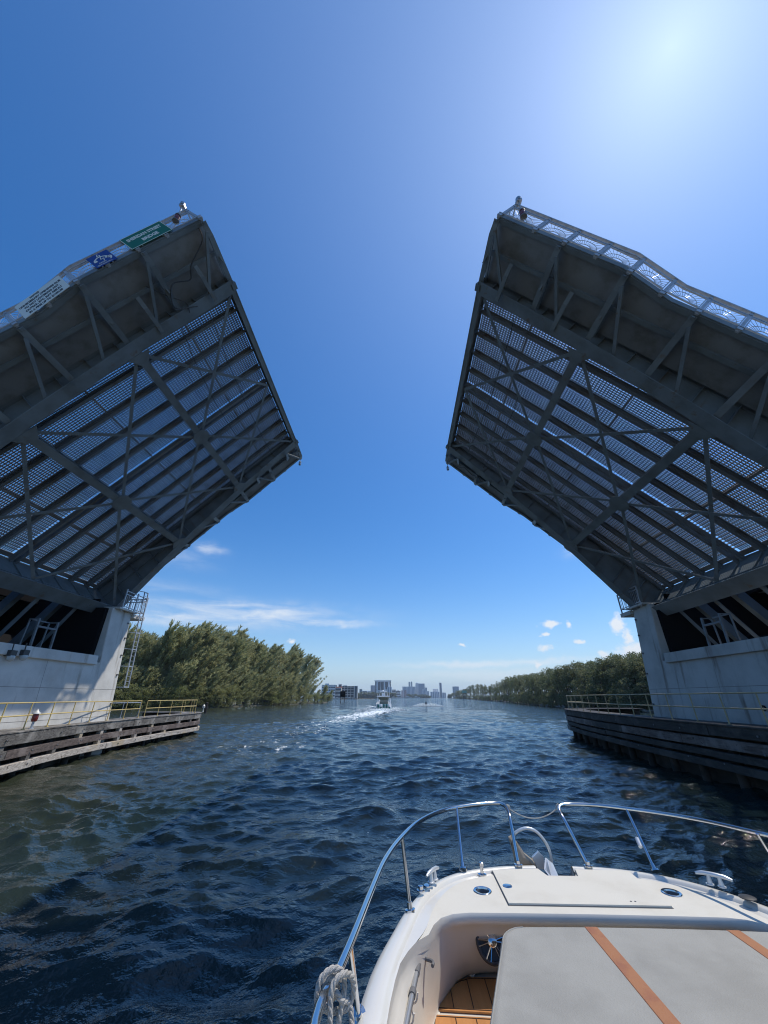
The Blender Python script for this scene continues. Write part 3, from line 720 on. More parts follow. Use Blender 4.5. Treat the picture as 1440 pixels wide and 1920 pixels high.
# ladder down the far side of the left pier
L = thing('ladder', 'galvanised ladder running down the sunlit edge of the left pier', 'ladder', (-18.7, 26.5, 3.6))
for k, yy in enumerate((26.55, 26.95)):
    m = MB(); m.bar((-18.30-.0, yy, 3.6), (-18.78, yy, 10.0), .06, .05, up=(0, 1, 0)); m.build('rail', M['galv'], L)
for i in range(20):
    z = 3.65+i*.32; x = -18.3-.075*(z-3.6); m = MB(); m.tube([(x, 26.55, z), (x, 26.95, z)], .013, 5); m.build('rung', M['galv'], L)
for z in (3.62, 4.9, 6.0, 7.1, 8.2, 9.3, 10.0):
    x = -18.3-.075*(z-3.6); m = MB(); m.bar((x, 26.5, z), (x, 27.0, z), .06, .06); m.bar((x, 26.5, z), (face(min(z, 8.3))-.1, 26.12, z), .05, .04); m.build('ladder_bracket', M['galv'], L)
# two round lamps under the ledge of the left pier
for (u, v, lb_) in ((22, 1231, 'round black-housed lamp under the left pier ledge, farther from the ladder'), (46, 1230, 'round black-housed lamp under the left pier ledge, nearer to the ladder')):
    p = at(u, v, x=-18.35); t = thing('floodlight', lb_, 'lamp', p, 'lamps on the left pier')
    m = MB(); m.box(p.x-.30, p.x+.05, p.y-.16, p.y+.16, p.z+.02, p.z+.28); m.tube([(p.x-.1, p.y, p.z+.2), (p.x-.05, p.y-.1, p.z+.6)], .03, 6); m.build('housing', M['plastic'], t, bevel=.02)
    m = MB(); m.lathe([(.02, -.22), (.10, -.19), (.16, -.10), (.165, 0), (.14, .04)], (p.x-.03, p.y, p.z), seg=16); m.build('globe', M['lens'], t, smooth=True)

# ------------------------------------------------------------------ timber fenders
def offset_path(path, d):
    out = []
    for i, p in enumerate(path):
        a = path[max(0, i-1)]; b = path[min(len(path)-1, i+1)]; t = (b-a).normalized(); out.append(p+Vector((-t.y, t.x, 0))*d)
    return out
def sweep(mb, path, d0, d1, z0, z1, jit=0):
    A = offset_path(path, d0); B = offset_path(path, d1)
    rows = [[(a.x, a.y, z0), (b.x, b.y, z0), (b.x, b.y, z1), (a.x, a.y, z1)] for a, b in zip(A, B)]
    mb.grid(rows, close=True); mb.add(rows[0], [(0, 1, 2, 3)]); mb.add(rows[-1], [(3, 2, 1, 0)]); return mb
def sub(path, l0, l1):
    out = []; L = 0
    for a, b in zip(path, path[1:]):
        d = (b-a).length
        if L+d >= l0 and L <= l1:
            if not out: out.append(a.lerp(b, max(0, (l0-L)/d)))
            out.append(a.lerp(b, min(1, (l1-L)/d)))
        L += d
    return out
def fender(side, pts, zt):
    path = spline([Vector((x, y, 0)) for x, y in pts], 10); e = 1 if side < 0 else -1      # e*offset = towards the pier
    tot = sum((b-a).length for a, b in zip(path, path[1:])); rr = random.Random(3+side)
    lab = 'sunlit timber fender with pale worn lower beam in front of the left pier' if side < 0 else 'dark shaded timber fender in front of the right pier'
    t = thing('timber_fender', lab, 'fender', (pts[0][0], pts[0][1], 0), 'timber fenders')
    def wale(z0, z1, d0, d1, mats):
        l = -rr.random()*3
        while l < tot:
            n = l+4.5+rr.random()*2.5; sp = sub(path, max(0, l+.012), min(tot, n-.012))
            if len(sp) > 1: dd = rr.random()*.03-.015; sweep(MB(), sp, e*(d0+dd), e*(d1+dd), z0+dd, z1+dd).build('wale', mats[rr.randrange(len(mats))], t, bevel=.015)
            l = n
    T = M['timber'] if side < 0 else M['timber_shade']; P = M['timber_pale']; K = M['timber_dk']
    if side < 0:
        wale(zt-.47, zt-.06, 0, .28, [T]); wale(zt-.98, zt-.66, .02, .30, [T, M['timber_red'], M['timber_red']]); wale(zt-1.46, zt-1.16, -.02, .28, [P])
    else:
        wale(zt-.42, zt-.06, 0, .28, [T]); wale(zt-.83, zt-.50, .02, .30, [T, M['timber_red']]); wale(zt-1.16, zt-.93, .03, .30, [T]); wale(zt-1.52, zt-1.27, -.02, .28, [T, T, M['timber']])
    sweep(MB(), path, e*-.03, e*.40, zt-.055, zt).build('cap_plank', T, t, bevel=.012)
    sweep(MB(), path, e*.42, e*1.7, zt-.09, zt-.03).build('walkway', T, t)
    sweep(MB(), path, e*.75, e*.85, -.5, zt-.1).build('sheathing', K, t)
    l = .6
    while l < tot-.3:
        p = sub(path, l, l+.2); q = offset_path(p, e*.45)[0]; MB().lathe([(.17, -2.5), (.16, zt-.1)], (q.x, q.y, 0), seg=10).build('pile', K, t, smooth=True)
        sp = sub(path, l-.14, l+.14)
        for (a, b) in (((zt-.66, zt-.46), (zt-1.16, zt-.96)) if side < 0 else ((zt-1.38, zt-1.26),)):
            if rr.random() < .75: sweep(MB(), sp, e*.03, e*.26, a, b).build('spacer_block', P if rr.random() < .5 else T, t)
        for z in (zt-.27, zt-.8, zt-1.3):
            if rr.random() < .8:
                q2 = offset_path(p, e*-.03)[0]; MB().lathe([(.035, 0), (.035, .03), (.015, .04)], (q2.x, q2.y, z), axis=(-side*-1, 0, 0) if side > 0 else (1, 0, 0), seg=8).build('bolt', M['gplastic'], t)
        l += 2.05
    return path, e
fl, el_ = fender(-1, [(-12.6, 2), (-14.2, 9), (-15.54, 16.1), (-16.75, 20.6), (-17.55, 25), (-18.2, 31), (-18.45, 36.5), (-18.8, 39.2), (-19.9, 41.0), (-22, 42.2), (-26, 42.6)], 1.74)
fr_, er_ = fender(1, [(11.7, 2), (11.8, 8), (11.97, 14.4), (12.2, 20), (12.6, 25.35), (13.45, 32), (14.3, 36.6), (15.3, 39.3), (16.6, 40.7), (19, 41.8), (23, 42.2)], 2.1)
def guard_rail(path, e, l0, l1, zt, step, label, mat, off=.62, hh=1.05, name='guard_railing', loop=False, group='railings on the fenders', r=.026):
    sp = sub(path, l0, l1); q = offset_path(sp, e*off)
    t = thing(name, label, 'railing', (q[0].x, q[0].y, zt), group)
    for z, nm in ((hh, 'top_rail'), (hh*.52, 'mid_rail')):
        MB().tube([Vector((p.x, p.y, zt+z)) for p in q], r, 8).build(nm, mat, t, smooth=True)
    n = max(1, round((l1-l0)/step))
    for i in range(n+1):
        s2 = sub(path, l0+(l1-l0)*i/n-.01, l0+(l1-l0)*i/n+.01); p = offset_path(s2, e*off)[0]
        MB().tube([(p.x, p.y, zt-.03), (p.x, p.y, zt+hh)], r, 8).build('post', mat, t, smooth=True)
        MB().box(p.x-.06, p.x+.06, p.y-.06, p.y+.06, zt-.03, zt+.01).build('base_plate', mat, t)
def plen(path, y):
    L = 0
    for a, b in zip(path, path[1:]):
        if b.y >= y: return L+(b-a).length*(y-a.y)/(b.y-a.y)
        L += (b-a).length
ya = at(284, 1345, z=1.74).y; yb = at(298, 1344, z=1.74).y
tl = sum((b-a).length for a, b in zip(fl, fl[1:])); tr = sum((b-a).length for a, b in zip(fr_, fr_[1:]))
guard_rail(fl, el_, .5, plen(fl, ya), 1.74, 1.9, 'long faded yellow pipe railing along the left fender in front of the pier', M['yellow'])
guard_rail(fl, el_, plen(fl, yb), tl-4.5, 1.74, 1.75, 'short faded yellow pipe railing at the far rounded end of the left fender', M['yellow'])
guard_rail(fr_, er_, .5, tr-5.5, 2.1, 1.75, 'tan pipe railing along the right fender, shaded except for its far end', material('dull_tan_paint', (.42, .34, .19), .6, 0, (.30, .22, .12), 4, .5, .75), off=.35)
guard_rail(fl, el_, plen(fl, 24), plen(fl, 32.5), 1.70, 2.0, 'grey pipe railing of the gangway behind the yellow railing', M['galv'], off=2.3, hh=.95, group=None)
# red lantern at the left fender
p = at(70, 1365, x=-16.3); zt = 1.74
q = offset_path(sub(fl, plen(fl, 18.6), plen(fl, 18.7)), el_*.30)[0]; q.z = zt
t = thing('lantern', 'red lantern with white cone cap on a short post on the left fender', 'lantern', q)
MB().lathe([(.10, 0), (.10, .03), (.05, .05), (.05, .28), (.10, .30)], q, seg=12).build('post', M['galv'], t, smooth=True)
MB().lathe([(.10, .30), (.12, .38), (.12, .55), (.10, .60)], q, seg=14).build('lens', M['red'], t, smooth=True)
MB().lathe([(.15, .60), (.14, .64), (.05, .72), (.01, .80)], q, seg=14).build('cap', M['white'], t, smooth=True)
q = Vector((-19.2, 40.3, 1.74)); t = thing('fender_lamp', 'small white lamp at the far end of the left fender', 'lamp', q)
MB().lathe([(.07, 0), (.04, .1), (.04, .35), (.12, .38), (.12, .55), (.03, .66)], q, seg=12).build('lamp_body', M['white'], t, smooth=True)
MB().lathe([(.13, .3), (.12, 1.25), (.06, 1.3)], (-19.15, 40.75, 1.3), seg=12).build('mooring_pile', M['timber_dk'], smooth=True); tag(bpy.data.objects['mooring_pile'], 'short dark timber pile head at the far end of the left fender', 'pile')

# ------------------------------------------------------------------ land and shores
LSH = [(-150, 40), (-105, 80), (-80, 117), (-62, 136), (-54, 185), (-46.7, 258), (-52, 300), (-90, 360), (-190, 420)]
RSH = [(120, 60), (75, 78), (56, 100), (54.9, 141), (66, 230), (84, 330), (100, 480), (146, 875), (230, 1900), (330, 2600)]
def land(name, poly, z=.35):
    n = len(poly); cx = sum(p[0] for p in poly)/n; cy = sum(p[1] for p in poly)/n
    m = MB(); top = [(x, y, z) for x, y in poly]; bot = [(x+(x-cx)*.004, y+(y-cy)*.004, -1.5) for x, y in poly]
    m.add(top+bot, [tuple(range(n))]+[(i, (i+1) % n, n+(i+1) % n, n+i) for i in range(n)])
    return tag(m.build(name, M['soil'], org=(0, 0, 0)), kind='structure')
land('left_bank', LSH+[(-400, 420), (-500, 40)])
land('right_bank', RSH+[(900, 2600), (900, 60)])
land('far_shore', [(-700, 905), (-110, 905), (-58, 940), (-150, 1900), (330, 2600), (1800, 2650), (1800, 4600), (-2500, 4600), (-2500, 905)], .8)

# ------------------------------------------------------------------ trees
def quads(V, Fc, c, d, l, w, rr):
    d = d.normalized(); s = d.cross(Vector((rr.uniform(-1, 1), rr.uniform(-1, 1), rr.uniform(-1, 1)))).normalized()*w
    b = len(V); e = c+d*l; mid = c+d*l*.5
    V += [c, mid+s, e, mid-s]; Fc.append((b, b+1, b+2, b+3))
def mesh_from(V, Fc, name, mat):
    me = bpy.data.meshes.new(name); me.from_pydata([tuple(v) for v in V], [], Fc); me.materials.append(mat); return me
def casuarina(seed):
    rr = random.Random(seed); V = []; Fc = []; tr = MB()
    lean = Vector((.20+rr.random()*.12, rr.uniform(-.06, .06), 0))
    def tp(h): return Vector((lean.x*h*h, lean.y*h*h, h*.93))
    tr.tube([tp(i/8) for i in range(9)], [.018*(1-.9*i/8)+.0015 for i in range(9)], 6)
    for i in range(50):
        h = .03+.90*(i/50)**.95; az = rr.random()*6.283
        L = (.40*(1-h)**.8+.12)*(.6+.75*rr.random())
        d = Vector((math.cos(az)*.75+.35, math.sin(az)*.75, .5+.7*h)); d.normalize(); p = tp(h); pts = [p]; n = 9
        for k in range(n):
            t = k/n; d = (d+Vector((.11, 0, .16-.12*t))+Vector((rr.uniform(-.1, .1), rr.uniform(-.1, .1), rr.uniform(-.06, .06)))).normalized()
            p = p+d*L/n; pts.append(p)
            nb = 11 if t > .15 else 5
            for q in range(nb):
                dd = (d*1.2+Vector((rr.uniform(-1, 1)+.25, rr.uniform(-1, 1), rr.uniform(-.7, 1.0)))*.75)
                quads(V, Fc, p+Vector((rr.uniform(-1, 1), rr.uniform(-1, 1), rr.uniform(-1, 1)))*.020*(1.15-t*.5), dd, rr.uniform(.035, .07), rr.uniform(.0035, .0075), rr)
        tr.tube(pts[:7], [.006*(1-h*.6)*(1-.13*j) for j in range(7)], 4, cap=False)
    return tr, mesh_from(V, Fc, 'crown', M['needle'])
def broadleaf(seed, mat, upright=0.0):
    rr = random.Random(seed); V = []; Fc = []; tr = MB()
    st = []
    for k in range(5):
        a = rr.random()*6.28; b = Vector((math.cos(a)*.03, math.sin(a)*.03, 0)); e = Vector((math.cos(a)*rr.uniform(.05, .2), math.sin(a)*rr.uniform(.05, .2), rr.uniform(.6, .92)))
        pts = [b, b.lerp(e, .4)+Vector((rr.uniform(-.03, .03), rr.uniform(-.03, .03), 0)), b.lerp(e, .75)+Vector((rr.uniform(-.03, .03), rr.uniform(-.03, .03), 0)), e]
        tr.tube(pts, [.016, .012, .008, .003], 5, cap=False); st.append(pts)
    for i in range(46):
        if i < 14: pts = st[i % 5]; c = pts[rr.choice((2, 3, 3))]+Vector((rr.uniform(-.07, .07), rr.uniform(-.07, .07), rr.uniform(-.03, .06)))
        else:
            z = rr.uniform(.02, .88); rad = .30*math.sqrt(max(.05, 1-((z-.42)/.58)**2)); a = rr.random()*6.28; q = rad*math.sqrt(rr.uniform(.25, 1))
            c = Vector((math.cos(a)*q, math.sin(a)*q, z))
        s = rr.uniform(.045, .10)
        for j in range(int(75*(s/.07)**1.6)):
            u = Vector((rr.gauss(0, 1), rr.gauss(0, 1), rr.gauss(0, 1)*(1+upright))).normalized()*s*rr.uniform(.55, 1.1)
            u.z *= .85
            dd = (u.normalized()+Vector((rr.uniform(-1, 1), rr.uniform(-1, 1), rr.uniform(-1, 1)))).normalized()
            quads(V, Fc, c+u, dd, rr.uniform(.018, .034), rr.uniform(.006, .011), rr)
    return tr, mesh_from(V, Fc, 'crown', mat)
def variant(fn, *a):
    tr, crown = fn(*a); o = tr.build('trunk', M['bark'], org=(0, 0, 0)); me = o.data; bpy.data.objects.remove(o); return me, crown
CAS = [variant(casuarina, s) for s in (1, 2, 3, 4, 5)]
MAN = [variant(broadleaf, s, M['leaf'], .3) for s in (11, 12, 13, 14)]
SHR = [variant(broadleaf, s, M['shrubleaf']) for s in (21, 22)]
SHM = [variant(broadleaf, s, M['leaf']) for s in (23, 24)]
def plant(kind, name, cat, label, group, p, h, wscale=1.0):
    tm, cm = rnd.choice(kind)
    t = thing(name, label, cat, p, group, local=True)
    for nm, me in (('trunk', tm), ('crown', cm)):
        o = bpy.data.objects.new(nm, me); COL.objects.link(o); o.parent = t
    t.scale = (h*wscale, h*wscale, h); t.rotation_euler = (0, 0, rnd.uniform(-.5, .5) if kind is CAS else rnd.uniform(0, 6.28)); return t
def shore_hit(poly, u):
    r = ray(u, 1308); a = math.atan2(r[0], r[1]); best = None
    for (x0, y0), (x1, y1) in zip(poly, poly[1:]):
        for k in range(21):
            x = x0+(x1-x0)*k/20; y = y0+(y1-y0)*k/20; d = abs(math.atan2(x, y)-a)
            if best is None or d < best[0]-1e-4: best = (d, x, y)
    return best[1], best[2]
ltop = [(150, 1185), (225, 1180), (260, 1176), (300, 1172), (330, 1168), (360, 1178), (400, 1180), (430, 1195), (480, 1205), (520, 1212), (560, 1224), (575, 1234), (590, 1256), (605, 1275), (616, 1290)]
# places along the water: (u in the survey, metres back from the shore)
def row(poly, tops, us, back, kind, name, cat, labf, group, jit=.1, wsc=1.0, low=None):
    for i, u in enumerate(us):
        x, y = shore_hit(poly, u); r = Vector((x, y, 0)); dist = r.length; r = r*((dist+back+rnd.uniform(-2, 2))/dist)
        top = at(u, interp(tops, u), y=r.y).z
        h = top*(1-jit*rnd.random()) if low is None else low*(.8+.5*rnd.random())
        plant(kind, name, cat, labf(i, u), group, (r.x, r.y, .2), max(2.0, h), wsc)
def zone(u, cuts):
    for lim, nm in cuts:
        if u < lim: return nm
    return cuts[-1][1]
LZ = [(235, 'beside the left pier ladder'), (290, 'above the gangway railing'), (350, 'above the short yellow railing'), (400, 'behind the far end of the left fender'), (460, 'just right of the left fender end'), (520, 'in the middle of the left grove'), (575, 'in the thinning right part of the left grove'), (9999, 'at the right tip of the left grove')]
RZ = [(845, 'where the right bank meets the horizon'), (885, 'at the far left tip of the right bank'), (930, 'past the gap near the far tip of the right bank'), (980, 'where the right bank steps nearer'), (1030, 'in the middle of the right bank'), (1075, 'left of the right fender end'), (1130, 'above the end of the right fender railing'), (1180, 'left of the right pier'), (9999, 'beside the right pier')]
lf = lambda base, Z: (lambda i, u: base+' '+zone(u, Z))
row(LSH, ltop, [168+i*15.5 for i in range(27)], 16, CAS, 'casuarina_tree', 'tree', lf('tall feathery casuarina', LZ), 'casuarinas of the left bank', .18, 1.0)
row(LSH, ltop, [176+i*21 for i in range(19)], 9, CAS, 'casuarina_tree', 'tree', lf('middle-height olive casuarina', LZ), 'casuarinas of the left bank', .35, 1.1)
row(LSH, ltop, [160+i*12 for i in range(39)], 4, CAS, 'casuarina_tree', 'tree', lf('low front casuarina', LZ), 'casuarinas of the left bank', .1, 1.2, low=9.5)
row(LSH, ltop, [200+i*6.1 for i in range(70)], 1.2, SHR, 'shore_shrub', 'shrub', lf('low bright green waterline shrub', LZ), 'shrubs on the left waterline', .1, 1.9, low=5.6)
rtop = [(826, 1302), (850, 1299), (865, 1293), (880, 1285), (905, 1281), (925, 1284), (940, 1270), (960, 1266), (1000, 1259), (1040, 1250), (1060, 1246), (1075, 1243), (1095, 1238), (1105, 1230), (1120, 1238), (1135, 1226), (1160, 1223), (1190, 1222), (1230, 1218), (1300, 1215)]
mg = lf('tall mangrove against the sky', RZ); mg2 = lf('middle-height mangrove', RZ); mg3 = lf('low waterline mangrove', RZ)
row(RSH, rtop, [862+i*9.5 for i in range(44)], 9, MAN, 'mangrove_tree', 'tree', mg, 'mangroves of the right bank', .10, .95)
row(RSH, rtop, [868+i*12.5 for i in range(33)], 5, MAN, 'mangrove_tree', 'tree', mg2, 'mangroves of the right bank', .35, 1.1)
row(RSH, rtop, [864+i*7.5 for i in range(56)], 1.0, SHM, 'mangrove_tree', 'tree', mg3, 'mangroves of the right bank', .1, 1.9, low=5.0)
row(RSH, rtop, [800+i*6.5 for i in range(12)], 12, MAN, 'mangrove_tree', 'tree', lf('small far mangrove', RZ), 'far mangroves of the right bank', .15, 2.2)
# rocks at the right waterline
for i in range(46):
    u = 880+i*7.6; x, y = shore_hit(RSH, u); rr = random.Random(i)
    m = MB(); c = Vector((x-1.0-rr.random(), y-1, .15)); s = rr.uniform(.35, .85)*(1 if y < 300 else 1.8)
    ax = [Vector((rr.gauss(0, 1), rr.gauss(0, 1), rr.gauss(0, 1))).normalized() for _ in range(9)]
    m.lathe([(.0001, -s*.6), (s*.8, -s*.3), (s, 0), (s*.75, s*.4), (.0001, s*.6)], c, axis=(rr.random(), rr.random(), 1), seg=7)
    m.v = [tuple(Vector(v)+ax[k % 9]*s*.25) for k, v in enumerate(m.v)]
    tag(m.build('shore_rock', M['rock']), 'grey brown rock '+zone(u, RZ), 'rock', 'rocks on the right waterline')
# far woods read as one mass
def wood(us, Y, vtop, seed, dens=1.0):
    rr = random.Random(seed); V = []; Fc = []
    u = us[0]
    while u < us[1]:
        top = at(u, vtop+rr.uniform(-1.6, 2.5), y=Y).z; base = at(u, 1307, y=Y)
        for k in range(26):
            z = rr.uniform(.05, 1)*top; c = Vector((base.x+rr.uniform(-8, 8), Y+rr.uniform(-12, 12), .5+z*.95))
            for j in range(6):
                dd = Vector((rr.uniform(-1, 1), rr.uniform(-1, 1), rr.uniform(-.6, 1))); quads(V, Fc, c, dd, 3.2*Y/1500, 1.1*Y/1500, rr)
        u += 1.5/dens
    me = mesh_from(V, Fc, 'distant_wood', M['leaf']); o = bpy.data.objects.new('distant_wood', me); COL.objects.link(o); return o
tag(wood((668, 742), 1880, 1299, 1), 'far belt of green trees below the large white hotel', 'trees', kind='stuff')
tag(wood((742, 806), 2450, 1303, 2), 'thin far tree belt below the grey skyline', 'trees', kind='stuff')
tag(wood((600, 668), 960, 1303, 3), 'dark trees round the waterside buildings on the left', 'trees', kind='stuff')

# ------------------------------------------------------------------ skyline
def fm(name, c, r=.7): return material(name, c, r)
B = {'white': fm('facade_white', (.82, .82, .80)), 'cream': fm('facade_cream', (.66, .61, .54)), 'grey': fm('facade_grey', (.48, .50, .52)), 'pink': fm('facade_pink', (.58, .46, .45)),
     'glass': material('facade_glass', (.06, .09, .12), .2), 'dglass': material('facade_dark_glass', (.05, .06, .07), .25), 'teal': material('facade_teal_glass', (.05, .14, .16), .25), 'orange': fm('roof_orange', (.55, .20, .12)), 'blue': material('facade_blue_glass', (.24, .31, .38), .3)}
def tower(u0, u1, vt, Y, label, wall, win, nst=0, nfl=0, cap=None, depth=.7, name='tower_block', cat='building', base=.8, frac=.5, top_frac=1.0, low_frac=0.0):
    a = at(u0, vt, y=Y); b = at(u1, vt, y=Y); w = b.x-a.x; h = (a.z+b.z)/2; d = w*depth
    t = thing(name, label, cat, ((a.x+b.x)/2, Y+d/2, base))
    MB().box(a.x, b.x, Y, Y+d, base-.5, h).build('wall', B[wall], t)
    for i in range(nst):
        cw = w/nst; x = a.x+cw*(i+.5); z0 = base+(h-base)*low_frac+.03*h; z1 = base+(h-base)*top_frac-.02*h
        MB().box(x-cw*frac/2, x+cw*frac/2, Y-.25, Y+.2, z0, z1).build('window_strip', B[win], t)
    for i in range(nfl):
        z = base+(h-base)*(i+.55)/nfl; MB().box(a.x+.02*w, b.x-.02*w, Y-.5, Y-.0, z-(h-base)/nfl*frac/2, z+(h-base)/nfl*frac/2).build('window_band' if win != wall else 'balcony', B[win], t)
    if cap:
        MB().box(a.x+w*cap[0], a.x+w*cap[1], Y+d*.2, Y+d*.8, h, h+(h-base)*cap[2]).build('roof_house', B[cap[3]], t)
    return t, a, b, h
t, a, b, h = tower(604, 629, 1284, 930, 'white waterside apartment house with rows of balconies just right of the left grove', 'glass', 'white', 0, 5, (.2, .5, .1, 'white'))
for i in range(7): MB().box(a.x+(b.x-a.x)*i/6-.5, a.x+(b.x-a.x)*i/6+.5, 930-1.0, 930-.55, .8, h).build('pier', B['white'], t)
tower(627, 640, 1289.5, 935, 'small brown building with flat orange roof', 'cream', 'glass', 0, 3, (0, 1, .10, 'orange'))
tower(634.8, 641, 1283, 960, 'narrow brown stair tower behind the orange roofed building', 'cream', 'glass', 1, 0, None)
t, a, b, h = tower(640.5, 664, 1286.5, 945, 'long dark glazed office block with pale bands beside the stair tower', 'dglass', 'cream', 0, 5, (.1, .4, .06, 'grey'), frac=.22)
for i in range(5): MB().box(a.x+(b.x-a.x)*i/4-.45, a.x+(b.x-a.x)*i/4+.45, 944, 944.45, .8, h).build('column', B['cream'], t)
tower(664, 671, 1286, 940, 'pale concrete end tower of the dark office block', 'cream', 'glass', 1, 0)
tower(674, 679, 1292, 2050, 'small teal glass building standing alone', 'teal', 'blue', 2, 0)
tower(679.5, 688, 1295.3, 2100, 'low white building left of the large hotel, nearer to the teal one', 'white', 'glass', 0, 3)
tower(688, 695, 1295.8, 2150, 'low grey building left of the large hotel, beside its annex', 'grey', 'white', 3, 0)
tower(695, 703.3, 1285, 2080, 'grey annex tower attached left of the large white hotel', 'grey', 'blue', 3, 0, frac=.4)
t, a, b, h = tower(703, 733, 1276.2, 2000, 'large white hotel with dark glass upper windows, tallest of the near skyline', 'white', 'dglass', 0, 0, None, .5)
wd = b.x-a.x
for (f0, f1, z0, z1) in ((.03, .09, .15, .95), (.19, .33, .46, .93), (.35, .55, .46, .93), (.64, .82, .50, .93), (.93, .98, .45, .95)):
    MB().box(a.x+wd*f0, a.x+wd*f1, 1999.4, 2000.2, h*z0, h*z1).build('window_bay', B['dglass'], t)
for k in range(5):
    for j in range(3): MB().box(a.x+wd*(.2+.22*j), a.x+wd*(.34+.22*j), 1999.4, 2000.2, h*(.12+.065*k), h*(.145+.065*k)).build('window_band', B['blue'], t)
for k in range(1, 10): MB().box(a.x+wd*(.19), a.x+wd*.55, 1999.0, 1999.3, h*(.46+.047*k), h*(.464+.047*k)).build('floor_line', B['grey'], t)
MB().box(a.x-2, b.x+2, 1998, 1999.2, h-1.5, h+1.5).build('roof_cornice', B['white'], t)
tower(726, 734.5, 1288, 1985, 'lower white wing at the right foot of the large hotel', 'white', 'blue', 2, 0, frac=.5)
tower(735, 742, 1294, 2200, 'low cream house right of the hotel with a dark roof', 'cream', 'glass', 0, 3, (0, 1, .08, 'grey'))
tower(742.5, 751, 1295, 2250, 'low white house between the hotel and the pink block', 'white', 'glass', 0, 3, (.3, .6, .1, 'grey'))
tower(752, 757.5, 1294.5, 2300, 'pinkish mid-rise block, left one of a pair', 'pink', 'white', 2, 0, frac=.3)
tower(758, 762, 1293.5, 2320, 'dark pinkish mid-rise block, right one of a pair', 'pink', 'dglass', 2, 0, frac=.5)
tower(754.5, 779, 1287.3, 2700, 'wide grey slab building with pale vertical fins', 'white', 'blue', 10, 0, None, .3, frac=.55)
tower(766, 769, 1279.3, 3300, 'slim twin tower, left one', 'blue', 'grey', 1, 0, (.2, .8, .03, 'blue'), frac=.4)
tower(770, 773, 1278.8, 3300, 'slim twin tower, right one', 'blue', 'grey', 1, 0, (.3, .7, .04, 'blue'), frac=.4)
tower(779, 784.5, 1281, 2750, 'stepped grey tower just left of the broad glass tower', 'white', 'blue', 3, 0, (.2, .7, .03, 'white'), frac=.5)
tower(784, 796, 1281.6, 2850, 'broad blue-grey glass tower in the middle of the skyline', 'blue', 'grey', 0, 16, None, .6, frac=.3)
tower(792, 799.5, 1292, 2600, 'white tower in front of the broad glass tower', 'white', 'blue', 3, 0)
tower(797, 800.5, 1289.5, 2750, 'thin grey tower with pointed roof behind the white ones', 'grey', 'blue', 2, 0, (.3, .7, .1, 'grey'))
tower(800, 804.5, 1296, 2650, 'small white block at the right end of the main cluster', 'white', 'blue', 2, 0)
tower(807.5, 824, 1297, 3000, 'low pale block spreading left of the lone needle tower', 'white', 'blue', 5, 0)
tower(812, 821.5, 1291.8, 3050, 'pale upper block rising above the low spread block', 'grey', 'white', 4, 0, frac=.4)
tower(823.6, 827.8, 1280.3, 3100, 'lone slender blue glass needle tower', 'blue', 'glass', 1, 0, (.1, .8, .012, 'grey'), frac=.35)
tower(829, 836, 1298.6, 3200, 'distant low building right of the needle tower', 'white', 'blue', 2, 0)
tower(849, 860, 1287.8, 2400, 'grey block with dark roof above the trees of the right bank', 'grey', 'blue', 5, 0, (0, 1, .03, 'glass'), .6, frac=.4)
# sea wall, docked boats and docks on the far shore
tag(MB().box(-200, -60, 1893, 1894, -.5, 3.0).build('seawall', B['white']), 'thin pale seawall below the far trees', 'seawall')
def yacht(u, Y, L, label, hgt=1.0):
    p = at(u, 1307.5, y=Y); p.z = 0; t = thing('docked_boat', label, 'boat', p, 'boats moored along the far shore')
    m = MB(); rows = []
    for i in range(9):
        f = i/8; w = L*.14*math.sqrt(max(.02, 1-f**3)); x = p.x-L/2+L*f
        rows.append([(x, p.y-w, .22*L*.5*(1+.3*f)), (x, p.y-w*.7, -.2), (x, p.y+w*.7, -.2), (x, p.y+w, .22*L*.5*(1+.3*f))])
    m.grid(rows, close=True); m.build('hull', M['white'], t, smooth=True)
    MB().box(p.x-L*.3, p.x+L*.2, p.y-L*.09, p.y+L*.09, L*.11, L*.2*hgt).build('cabin', M['white'], t, bevel=.1)
    MB().box(p.x-L*.28, p.x+L*.202, p.y-L*.092, p.y+L*.092, L*.14, L*.17).build('cabin_window', B['dglass'], t)
    MB().box(p.x-L*.25, p.x+L*.05, p.y-L*.07, p.y+L*.07, L*.2*hgt, L*.27*hgt).build('flybridge', M['white'], t, bevel=.1)
for (u, L, lb_) in ((739, 18, 'white motor yacht moored just right of the cabin boat'), (746, 14, 'small white boat moored between two larger yachts'), (765, 26, 'largest white motor yacht moored below the slab building'), (771.5, 15, 'white boat moored close right of the largest yacht'), (781, 22, 'white motor yacht moored below the broad glass tower'), (753.5, 12, 'small white boat moored below the pink block')):
    yacht(u, 1850 if u < 760 else 1950, L*1.5, lb_)
for (u, L, lb_) in ((633, 16, 'white boat moored in front of the orange roofed building'), (656, 14, 'white boat moored in front of the dark office block'), (662, 11, 'small white boat moored under the pale end tower'), (626, 15, 'long white boat moored in front of the white apartments')): yacht(u, 890, L*.8, lb_)
t = thing('dock', 'low timber dock in front of the waterside buildings on the left', 'dock', (-75, 885, 0))
MB().box(-112, -60, 884, 887, 1.0, 1.4).build('deck', M['timber'], t)
for i in range(14): MB().box(-111+i*3.8, -110.5+i*3.8, 884, 884.5, -1, 2.2).build('post', M['timber_dk'], t)
